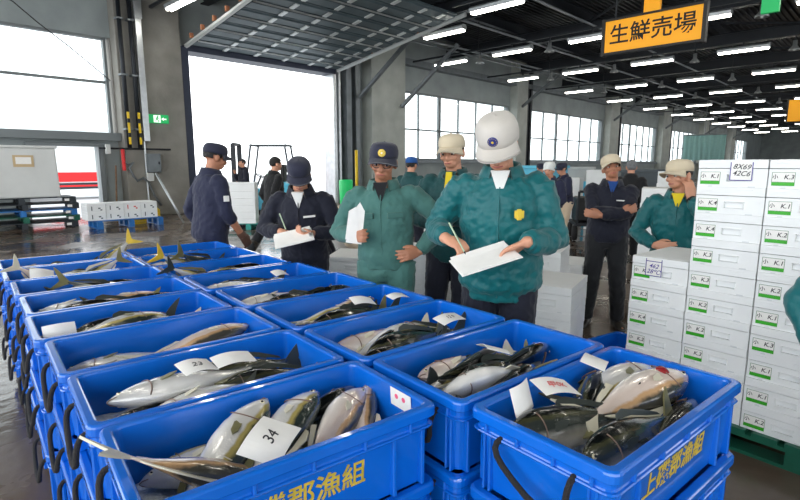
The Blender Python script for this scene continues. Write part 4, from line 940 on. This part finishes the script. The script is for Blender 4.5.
def paper_pad(T, name, label, pos, rot, size=(.23, .31), board='paper', pages=True, clip=True):
    t = held(T, name, label, 'clipboard', pos, rot); a, b = size
    m = MB(); m.box((0, 0, -.004), (a, b, .004)); m.build('board', board, t, bevel=.0015)
    m = MB(); n = 8
    for k in range(3):
        z = .0005 + k * .0012; w2 = a * .95; pts = []
        top = [(-w2 / 2 + w2 * i / n, s * b * .47, z + (.006 * (k + 1) * max(0, i / n - .6) ** 2 * 4 if pages else 0)) for i in range(n + 1) for s in (-1, 1)]; q = len(top); bt = [(p[0], p[1], p[2] - .001) for p in top]
        m.add(top + bt, [(2 * i, 2 * i + 2, 2 * i + 3, 2 * i + 1) for i in range(n)] + [(q + 2 * i + 1, q + 2 * i + 3, q + 2 * i + 2, q + 2 * i) for i in range(n)] + [(2 * i, q + 2 * i, q + 2 * i + 2, 2 * i + 2) for i in range(n)] + [(2 * i + 1, 2 * i + 3, q + 2 * i + 3, q + 2 * i + 1) for i in range(n)] + [(0, 1, q + 1, q), (2 * n, q + 2 * n, q + 2 * n + 1, 2 * n + 1)])
    m.build('sheets', 'paper', t)
    if clip: m = MB(); m.box((0, -b / 2 + .02, .007), (.1, .02, .008)); m.build('clip', 'clip', t, bevel=.002)
    return t
def pen(T, label, tip, top):
    tip, top = V(tip), V(top); t = thing('pen', label, 'pen', T @ tip); inv = t.location
    a, b = V((0, 0, 0)), (T @ top) - inv; m = MB(); m.tube([b * .12, b], .0045, 10, round_ends=True); m.build('barrel', 'pen', t, smooth=True); m = MB(); m.tube([a, b * .12], [.0012, .0042], 10); m.build('tip', 'ink', t, smooth=True); return t

def rel(side, x, y, z, **k): return dict(pos=(x, y, z), pole=k.pop('pole', (side * .6, -.3, .85)), **k)
HANG_R = rel(1, .26, .03, .87, dir=(0, .15, -1), palm=(-1, 0, 0), pole=(.4, -1, 1)); HANG_L = rel(-1, -.26, .03, .87, dir=(0, .15, -1), palm=(1, 0, 0), pole=(-.4, -1, 1))
# the man writing in front, teal blouson and pale cap
p = at_depth(503, 2.72)
t, T, q = person('man in teal zip blouson and large pale cap with blue emblem, writing on a pad', p, facing(p, -4),
    dict(lean=6, head=(-4, 33, 5), R=rel(1, .245, .215, 1.10, pole=(.6, -.25, .85), dir=(-.75, .45, -.22), palm=(-.35, -.15, -1), curl=(48, 50, 30), tin=.9),
         L=rel(-1, -.135, .285, 1.105, pole=(-.55, -.3, .85), dir=(.80, .02, -.34), palm=(-.25, .2, -1), curl=(24, 22, 14), tin=.3)),
    dict(scale=1.05, jacket='teal', trousers='navy_dark', cap='cap_pale', emblem='emblem_blue', captall=1.12, brim=.085, badge='gold', blouson=True, shirt='white_cloth', loose=.03, hem=-.11, sleeve=1.0, bulk=1.0, capw=1.1, vox=.0055, fold=.026, hairlen=-.06))
rt = M.Rotation(R(14), 3, 'Z') @ M.Rotation(R(22), 3, 'X') @ M.Rotation(R(-4), 3, 'Y')
paper_pad(T, 'notepad', 'white notepad held by the man in the teal blouson', (.045, .325, 1.03), M.Rotation(R(-17), 3, 'X') @ M.Rotation(R(9), 3, 'Y') @ M.Rotation(R(-62), 3, 'Z'), (.20, .30), clip=False)
pen(T, 'pale green pen in the writing hand of the man in the teal blouson', (.135, .285, 1.034), (.225, .235, 1.175))
# green coverall with glasses
p = at_depth(386, 3.28)
t, T, q = person('man in grey-green work coverall, navy cap and glasses, hand on hip', p, facing(p, -10),
    dict(lean=0, side=2, head=(2, 12, -4), R=rel(1, .17, .17, 1.10, pole=(.9, -.6, .9), dir=(-.35, .7, .1), palm=(-.9, -.3, .1), curl=(45, 50, 30)),
         L=rel(-1, -.225, .075, 1.0, pole=(-1.4, -.3, 1.05), dir=(.75, .65, -.15), palm=(.5, -.8, -.1), curl=(25, 25, 15), tin=.1)),
    dict(scale=.985, jacket='green_work', trousers='green_work', cap='cap_navy', emblem='gold', glasses=True, shirt='black_cloth', hem=-.02, skin='skin_tan', vox=.006, hairlen=-.03, loose=.018, pockets=True))
t2 = held(T, 'folded_papers', 'folded white papers held upright by the man in the green coverall', 'papers', (.135, .245, 1.19), M.Rotation(R(14), 3, 'Z') @ M.Rotation(R(-8), 3, 'Y'))
m = MB(); m.prism([(-.04, -.12), (.055, -.12), (.045, .05), (.0, .13), (-.035, .08)], -.004, .004); m.prism([(-.03, -.115), (.06, -.1), (.06, .07), (.02, .10)], .005, .009); m.build('sheets', 'paper', t2)
# tall man behind, sand cap and yellow tie
p = at_depth(454, 3.75)
person('tall man in dark green jacket with yellow tie and sand cap, behind the writing man', p, facing(p, -14),
    dict(lean=1, head=(-6, 10, 2), R=rel(1, .02, .24, 1.10, pole=(.9, -.2, .9), dir=(-.9, .1, .1), palm=(0, -1, .1)), L=rel(-1, -.03, .27, 1.13, pole=(-.9, -.2, .9), dir=(.9, .1, 0), palm=(0, -1, 0))),
    dict(scale=1.03, jacket='teal_dark', trousers='navy_dark', cap='cap_sand', tie='tie', shirt='teal_dark', vox=.0065, hairlen=-.05))
# man in profile on the left
p = at_depth(206, 4.75)
t, T, q = person('man in navy jacket and cap standing in profile at the far end of the crates', p, facing(p, 112),
    dict(lean=5, head=(0, 16, 0), R=rel(1, .20, .21, .86, dir=(-.1, .55, -.8), palm=(-1, 0, -.1), pole=(.5, -1, 1), cuff=.45, curl=(30, 35, 20)), L=dict(HANG_L, cuff=.6)),
    dict(scale=1.02, jacket='navy', trousers='navy', cap='cap_navy', armband=None, vox=.008, hem=-.08, hairlen=-.03, skin='skin_tan', bulk=1.08))
m = MB(); el, wr, h = q['hands'][1]; hand(m, wr, h['dir'], h['palm'], 1, h['curl'], sc=1.1); m.tube([wr - (wr - el).normalized() * .03, wr + (wr - el).normalized() * .02], .038, 12)
remeshed(m, 'glove', 'glove', t, .006, 2)
m = MB(); a_ = q['hands'][1][0].lerp(q['sp'](.178, -.008, .455), .45); m.box(a_ + V((.073, .0, 0)), (.008, .05, .05)); m.build('arm_patch', 'paper', t, bevel=.002)
# note taker in navy
p = at_depth(303, 3.92)
t, T, q = person('man in navy jacket and navy cap bowed over a clipboard, pen in hand', p, facing(p, -12),
    dict(lean=14, head=(10, 34, 0), R=rel(1, .13, .26, 1.10, pole=(.9, -.4, .9), dir=(-.6, .6, -.2), palm=(-.5, -.2, -.8), curl=(48, 50, 30), tin=.8), L=rel(-1, -.12, .30, 1.09, pole=(-.9, -.4, .9), dir=(.6, .5, .1), palm=(.2, .1, 1), curl=(35, 40, 25))),
    dict(scale=.95, jacket='navy_dark', trousers='navy_dark', cap='cap_navy', shirt='white_cloth', name_strip='paper', emblem=None, vox=.007, brim=.085, hem=-.12, glasses=True))
paper_pad(T, 'clipboard', 'white clipboard held by the bowed man in the navy cap', (.0, .40, 1.075), M.Rotation(R(-22), 3, 'X') @ M.Rotation(R(6), 3, 'Y') @ M.Rotation(R(-72), 3, 'Z'), (.19, .27))
pen(T, 'white pen in the hand of the bowed man in navy', (.065, .345, 1.115), (.12, .31, 1.24))
# bent person behind him
p = at_depth(322, 5.6)
person('person in beige jacket bending down behind the man with the clipboard', p, facing(p, 78),
    dict(lean=74, hip=.86, hy=-.12, head=(0, 70, 0), R=rel(1, .15, .55, .62, pole=(.5, -.3, .5), dir=(0, .3, -1)), L=rel(-1, -.15, .58, .62, pole=(-.5, -.3, .5), dir=(0, .3, -1))),
    dict(scale=1.0, jacket='beige', trousers='navy_dark', cap='cap_navy', vox=.010))
# crossed arms
p = V((4.74, 1.93, 0))
person('man in dark navy workwear and sand cap standing with folded arms', p, facing(p, 4),
    dict(lean=-2, side=-2, head=(4, -8, 8), R=rel(1, -.10, .235, 1.155, pole=(.9, .15, .95), dir=(-.85, -.1, .35), palm=(.1, -1, 0), curl=(25, 25, 15)), L=rel(-1, .08, .275, 1.13, pole=(-.9, .15, .95), dir=(.9, .05, .15), palm=(0, -1, 0), curl=(25, 25, 15)),
         fR=dict(pos=(.15, .03, .075), dir=(.35, 1, 0)), fL=dict(pos=(-.14, 0, .075), dir=(-.3, 1, 0))),
    dict(scale=.955, jacket='navy_dark', trousers='charcoal', cap='cap_sand', shirt='denim', name_strip='paper', vox=.0075, hairlen=-.03, skin='skin_tan', hem=-.05, bulk=1.04))
# seen from behind
p = V((8.2, 3.03, 0))
person('grey-haired man in black jacket walking away behind the man with folded arms', p, facing(p, 170),
    dict(lean=2, head=(18, 4, 0), R=HANG_R, L=HANG_L, fR=dict(pos=(.1, .2, .075)), fL=dict(pos=(-.1, -.22, .10), pole=(-.1, 2, .5))),
    dict(scale=.95, jacket='black_cloth', trousers='charcoal', hair='hair_grey', vox=.011, hem=-.12, hairlen=-.06))
# hand on cheek
p = at_depth(683, 3.8)
t, T, q = person('man in teal jacket and sand cap resting his hand on his cheek', p, facing(p, -6),
    dict(lean=4, head=(-34, 4, 4), R=rel(1, .12, .23, 1.02, pole=(.9, -.3, .9), dir=(-.9, .2, 0), palm=(0, -1, 0)), L=rel(-1, -.085, .135, 1.385, pole=(-.7, .5, .8), dir=(.14, -.02, 1), palm=(.55, -.8, 0), curl=(22, 30, 20), tin=.2, cuff=.93)),
    dict(scale=.925, jacket='teal', trousers='navy_dark', cap='cap_sand', vox=.0065, shirt='tie', hairlen=-.03))
el, wr, h = q['hands'][-1]; d_ = (wr - el).normalized(); m = MB(); m.tube([wr - d_ * .035, wr - d_ * .005], .036, 16); m.box(wr - d_ * .02 + V((0, .036, 0)), (.035, .01, .035)); m.build('wristwatch', 'rubber', t, smooth=False)
# elbow at the right edge
p = at_depth(920, 1.75)
person('person in bright teal jacket mostly outside the right edge, only an elbow showing', p, facing(p, -20),
    dict(lean=0, head=(0, 5, 0), R=rel(1, .2, .09, .92, pole=(1.6, -.1, .75), dir=(-.7, .6, -.2), palm=(-.5, -.8, 0)), L=HANG_L), dict(scale=.88, jacket='teal', trousers='navy_dark', cap='cap_pale', vox=.011))
# people far off
def far(label, px, Z, off, P, K):
    p = at_depth(px, Z); K.setdefault('vox', .013); K.setdefault('face', 1); person(label, p, facing(p, off), P, K)
far('person in teal with a bright blue cap behind the man in the green coverall', 411, 7.6, 150, dict(head=(10, 8, 0), R=HANG_R, L=HANG_L), dict(scale=.97, jacket='teal_dark', trousers='navy_dark', cap='cap_blue'))
far('worker in navy with a white hard hat, right behind the writing man', 551, 7.6, -15, dict(lean=6, head=(0, 8, 0), R=rel(1, .12, .3, 1.0), L=rel(-1, -.12, .3, 1.0)), dict(scale=.93, jacket='navy', trousers='beige', cap='helmet_white', brim=.03))
far('worker in navy with a dark cap farther off beside the white hard hat', 568, 9.6, -60, dict(lean=10, head=(0, 14, 0), R=rel(1, .12, .3, 1.0), L=rel(-1, -.12, .3, 1.0)), dict(scale=.93, jacket='navy', trousers='beige', cap='cap_navy'))
far('distant worker in a blue cap just beside the shoulder of the writing man', 539, 11.5, 40, dict(lean=4, head=(0, 8, 0), R=HANG_R, L=HANG_L), dict(scale=.92, jacket='denim', trousers='navy_dark', cap='cap_navy'))
far('dark-haired person in navy standing by the foam boxes near the forklift', 244, 14.3, -70, dict(lean=3, head=(0, 6, 0), R=rel(1, .05, .25, 1.3), L=rel(-1, -.1, .25, 1.05)), dict(scale=1.0, jacket='navy_dark', trousers='navy_dark'))
far('person in black jacket striding past the forklift', 271, 8.0, 128, dict(lean=6, twist=-10, head=(-6, 8, 0), R=rel(1, .25, -.05, .88, pole=(.3, -1, 1)), L=rel(-1, -.25, .15, .9, pole=(-.3, -1, 1)), fR=dict(pos=(.08, .16, .075)), fL=dict(pos=(-.08, -.44, .17), dir=(0, 1, -.6))), dict(scale=.98, jacket='black_cloth', trousers='charcoal', boots=True, vox=.010, hem=-.06))

# ------------------------------------------------------------------ stacks of foam boxes, pallets and other goods around the floor
plain_boxes(421, 4.25, 5, .5, 'behind the man in the green coverall', dim=(.5, .34, .168))
plain_boxes(447, 4.95, 5, .5, 'between the two men in green', dim=(.5, .34, .165))
plain_boxes(352, 4.5, 6, .6, 'left of the man in the green coverall', dim=(.46, .36, .125))
plain_boxes(560, 3.62, 4, .25, 'just behind the writing man', dim=(.5, .36, .178))
plain_boxes(549, 4.35, 5, .3, 'farther behind the elbow of the writing man', dim=(.46, .34, .165))
plain_boxes(577, 4.95, 4, .2, 'left of the man with folded arms', dim=(.46, .3, .15))
plain_boxes(661, 7.3, 6, .3, 'left of the man resting his cheek', dim=(.6, .42, .2))
plain_boxes(672, 9.3, 7, .3, 'behind the man resting his cheek', dim=(.6, .42, .2))
plain_boxes(572, 13, 6, .3, 'far off by the windowed wall', dim=(.7, .5, .2))
plain_boxes(600, 12.5, 7, .3, 'far off below the far window', dim=(.7, .5, .2))
p = on_z(616, 350, .24); o = copy_tree(protos[0]); o.location = (p.x, p.y + .05, 0); o.rotation_euler = (0, 0, R(-14)); tag(o, 'empty blue crate on the floor at the feet of the man with folded arms', 'crate')
# boxes on the pallet by the forklift
p = at_depth(233, 12.3); pallet('pallet', (p.x + .5, p.y + .05, 0), R(-42), (2.0, 1.2), 'pallet_teal', 'teal plastic pallet on the wet floor in front of the forklift', h=.15)
for j, (dx, dy) in enumerate(((-.12, .12), (.18, -.20))):
    for i in range(6):
        t = thing('foam_box', 'plain white foam box, %s from the pallet in the %s stack near the forklift' % (ORD[i], ('left', 'right')[j]), 'box', (p.x + dx, p.y + dy, .151 + i * .16), R(-42), 'foam boxes by the forklift')
        m, l, g = foam_box_mesh(.5, .38, .1595); m.build('tub', 'foam', t); l.build('lid', 'foam', t); g.build('notch', 'foam_groove', t)
# forklift
p = at_depth(264, 15.0); t = thing('forklift', 'pale forklift truck with cyan bodywork waiting in the bright doorway', 'forklift', p, R(134))
m = MB(); m.prism([(-.9, .25), (-.95, .95), (-.55, 1.05), (-.1, .85), (.5, .85), (.62, .45), (.62, .25)], -.42, .42); m.build('body', 'cyan', t, bevel=.04)
m = MB(); m.prism([(-1.05, .28), (-1.1, .9), (-.9, 1.02), (-.75, .95), (-.75, .28)], -.46, .46); m.build('counterweight', 'truck_grey', t, bevel=.05)
m = MB()
for y in (-.4, .4): m.tube([(.45, y, .8), (.25, y, 2.05)], .03, 8); m.tube([(-.85, y, .95), (-.7, y, 2.05)], .03, 8)
for y in (-.4, -.2, 0, .2, .4): m.tube([(.28, y, 2.06), (-.74, y, 2.06)], .022, 6)
m.tube([(.26, -.42, 2.06), (.26, .42, 2.06)], .03, 6); m.tube([(-.72, -.42, 2.06), (-.72, .42, 2.06)], .03, 6); m.build('overhead_guard', 'truck_grey', t)
m = MB()
for y in (-.28, .28): m.span((.72, y - .04, .12), (.84, y + .04, 2.1))
for z in (.3, 1.1, 2.05): m.span((.74, -.28, z), (.82, .28, z + .08))
m.build('mast', 'steel_dark', t)
for y in (-.22, .22): m = MB(); m.span((.84, y - .05, .1), (.9, y + .05, .6)); m.span((.9, y - .05, .08), (1.9, y + .05, .12)); m.build('fork', 'steel_dark', t)
for x, r_ in ((.42, .30), (-.62, .24)):
    for y in (-.42, .42):
        m = MB(); m.T = M.Translation((x, y, r_)) @ M.Rotation(R(90), 4, 'X'); m.lathe([(r_ * .6, -.09), (r_ * .93, -.1), (r_, -.06), (r_, .06), (r_ * .93, .1), (r_ * .6, .09)], n=24); wv = m.build('wheel', 'rubber', t, smooth=True); m = MB(); m.T = M.Translation((x, y, r_)) @ M.Rotation(R(90), 4, 'X'); m.lathe([(.02, -.1), (r_ * .55, -.085), (r_ * .6, .085), (.02, .1)], n=20); m.build('rim', 'truck_white', wv)
m = MB(); m.box((-.35, 0, 1.0), (.45, .46, .12)); m.box((-.56, 0, 1.28), (.1, .44, .5)); m.build('seat', 'black', t, bevel=.03)
m = MB(); m.tube([(.25, 0, .85), (.1, 0, 1.2)], .025, 8); m.T = M.Translation((.1, 0, 1.2)) @ M.Rotation(R(-25), 4, 'Y'); m.tube([(.17 * math.cos(a), .17 * math.sin(a), 0) for a in (2 * math.pi * j / 16 for j in range(17))], .014, 6); m.build('steering_wheel', 'black', t)
# left: pallets with the white insulated container, boxes on a pallet
p = at_depth(22, 12.6); zs = 0
for i, (mt, cn) in enumerate((('pallet_dark', 'dark'), ('pallet_green', 'green'), ('pallet_blue', 'blue'), ('pallet_dark', 'dark'), ('pallet_dark', 'dark'))):
    t = pallet('pallet', (p.x - .15 + (.05 if i % 2 else 0), p.y, zs), R(-3), (2.2, 1.1), mt, '%s pallet, %s from the floor under the white container at the left wall' % (cn, ORD[i]), 'stacked pallets at the left wall', h=.148)
    for k in (-1, 0, 1): m = MB(); m.box((.9 - .0 + k * .0, -.5565, .075), (.1, .006, .06)); 
    m.build('tag', 'paper', t); zs += .149
t = thing('insulated_container', 'big white container with a tan notice on a stack of pallets at left', 'container', (p.x - .35, p.y, zs), R(-3))
m = MB(); m.prism([(-1.0, 0), (-1.0, 1.16), (.97, 1.16), (1.0, 0)], -.5, .5); m.build('bin', 'panel_white', t, bevel=.03); m = MB(); m.box((0, 0, 1.19), (2.04, 1.04, .06)); m.build('lid', 'panel_white', t, bevel=.02)
m = MB(); m.box((.32, -.506, .86), (.4, .012, .27)); s = m.build('notice', 'tan', t); m = MB(); m.box((.32, -.513, .87), (.3, .006, .16)); m.build('paper', 'paper', s)
p = at_depth(112, 12.9); pallet('pallet', (p.x + .2, p.y - .05, 0), R(-2), (1.5, .9), 'pallet_blue', 'blue pallet under the row of marked white boxes near the left doorway', h=.2)
for i in range(4):
    for j in range(2):
        t = thing('foam_box', 'marked white foam box, %s from the left in the %s row on the blue pallet' % (ORD[i], ('lower', 'upper')[j]), 'box', (p.x - .52 + .4 * i, p.y - .05, .201 + .2 * j), R(-2), 'boxes on the blue pallet at left')
        m, l, g = foam_box_mesh(.6, .39, .199, False); 
        for q_ in (m, l, g): q_.v = [(-v[1], v[0], v[2]) for v in q_.v]
        m.build('tub', 'foam', t, bevel=.005); l.build('lid', 'foam', t, bevel=.005)
        m = MB(); m.box((-.1, -.3025, .09), (.02, .004, .1)); m.box((.06, -.3025, .09), (.05, .004, .03)); m.box((.1, -.3025, .05), (.04, .004, .03)); m.build('print', 'red_ink' if (i, j) == (2, 1) else 'truck_grey', t)
# truck outside the left opening
Y = 27; a = on_y(40, 180, Y); t = thing('truck', 'white truck with red stripe outside the small left doorway', 'truck', (a.x + 1.5, Y + 1.2, -.05))
m = MB(); m.box((0, 0, 2.2), (7, 2.3, 2.9)); m.build('cargo_box', 'truck_white', t, bevel=.05); m = MB(); m.box((0, -1.16, 1.02), (6.9, .03, .42)); m.box((0, -1.16, .62), (6.9, .03, .08)); m.build('red_stripe', 'red', t)
m = MB(); m.box((0, 0, .6), (6.6, 1.4, .3)); m.build('chassis', 'truck_grey', t); m = MB(); m.prism([(3.6, .4), (3.6, 2.6), (4.6, 2.5), (5.2, 1.4), (5.3, .4)], -1.1, 1.1); m.build('cab', 'truck_white', t, bevel=.05)
m = MB(); m.prism([(4.0, 1.5), (4.0, 2.3), (4.6, 2.3), (5.0, 1.5)], -1.115, 1.115); m.build('cab_window', 'black', t)
for x in (-2.4, 4.3):
    for y in (-.95, .95): m = MB(); m.T = M.Translation((x, y, .45)) @ M.Rotation(R(90), 4, 'X'); m.lathe([(.1, -.12), (.4, -.13), (.45, -.08), (.45, .08), (.4, .13), (.1, .12)], n=24); m.build('wheel', 'rubber', t, smooth=True)
# far goods along the windowed wall
p = at_depth(588, 10.6); t = thing('hand_truck', 'dark hand truck standing behind the man with folded arms', 'cart', p, .6)
m = MB(); m.box((0, 0, .34), (.9, .5, .06)); m.build('bed', 'steel_dark', t); m = MB()
for y in (-.22, .22): m.tube([(-.42, y, .36), (-.5, y, 1.0)], .025, 6)
m.tube([(-.5, -.22, 1.0), (-.5, .22, 1.0)], .025, 6); m.build('handle', 'steel_dark', t); m = MB(); m.box((.05, 0, .62), (.6, .44, .5)); m.build('motor_housing', 'black', t, bevel=.05)
for x in (-.3, .3):
    for y in (-.24, .24): m = MB(); m.T = M.Translation((x, y, .16)) @ M.Rotation(R(90), 4, 'X'); m.lathe([(.03, -.04), (.15, -.04), (.16, 0), (.15, .04), (.03, .04)], n=16); m.build('wheel', 'rubber', t, smooth=True)
def tank(px, Z, dim, mt, lab, name='storage_tank'):
    p = at_depth(px, Z); t = thing(name, lab, 'tank', p, .1); a, b, h = dim
    m = MB(); m.loft([rrect(a / 2 - .04, b / 2 - .04, .1, .06), rrect(a / 2, b / 2, h - .08, .06), rrect(a / 2 + .04, b / 2 + .04, h - .07, .06), rrect(a / 2 + .04, b / 2 + .04, h, .06), rrect(a / 2 - .04, b / 2 - .04, h, .05), rrect(a / 2 - .06, b / 2 - .06, h - .3, .05)]); m.build('tub', mt, t)
    m = MB()
    for x in (-1, 1): m.box((x * (a / 2 - .15), 0, .05), (.12, b * .9, .1))
    m.build('skid', 'pallet_dark', t); return t
tank(533, 14.5, (2.2, 1.2, 1.5), 'cyan', 'light blue fish tank far behind the writing man', 'fish_tank'); tank(596, 15.5, (1.6, 1.2, 1.0), 'cyan', 'small light blue tank far off under the far window', 'fish_tank')
tank(430, 11.5, (1.6, 1.2, 1.2), 'panel_white', 'white tank far behind the two men in green', 'fish_tank'); tank(655, 18, (3, 1.4, 1.35), 'truck_grey', 'grey tank under the far windows behind the black jacket', 'fish_tank'); tank(560, 17, (2.6, 1.4, 1.45), 'panel_white', 'white tank along the wall behind the hard hat', 'fish_tank')

a, b = on_x(684, 136, 50), on_x(724, 160, 50); t = thing('vinyl_curtain', 'teal vinyl curtain hanging from the roof far behind the foam box stacks', 'curtain', (50, (a.y + b.y) / 2, b.z))
m = MB(); n = 40; wd = abs(a.y - b.y); h = a.z - b.z; m.loft([[(.05 * math.sin(j * 1.3) + e, -wd / 2 + wd * j / n, z) for j in range(n + 1)] + [(.05 * math.sin(j * 1.3) + e + .03, -wd / 2 + wd * j / n, z) for j in range(n, -1, -1)] for e, z in ((0, 0), (0, h))]); m.build('sheet', 'curtain_teal', t)
m = MB(); m.tube([(0, -wd / 2, h + .05), (0, wd / 2, h + .05)], .06, 8); m.tube([(0, 0, h), (0, 0, 7.5 - b.z)], .03, 6); m.build('curtain_rail', 'steel_grey', t)
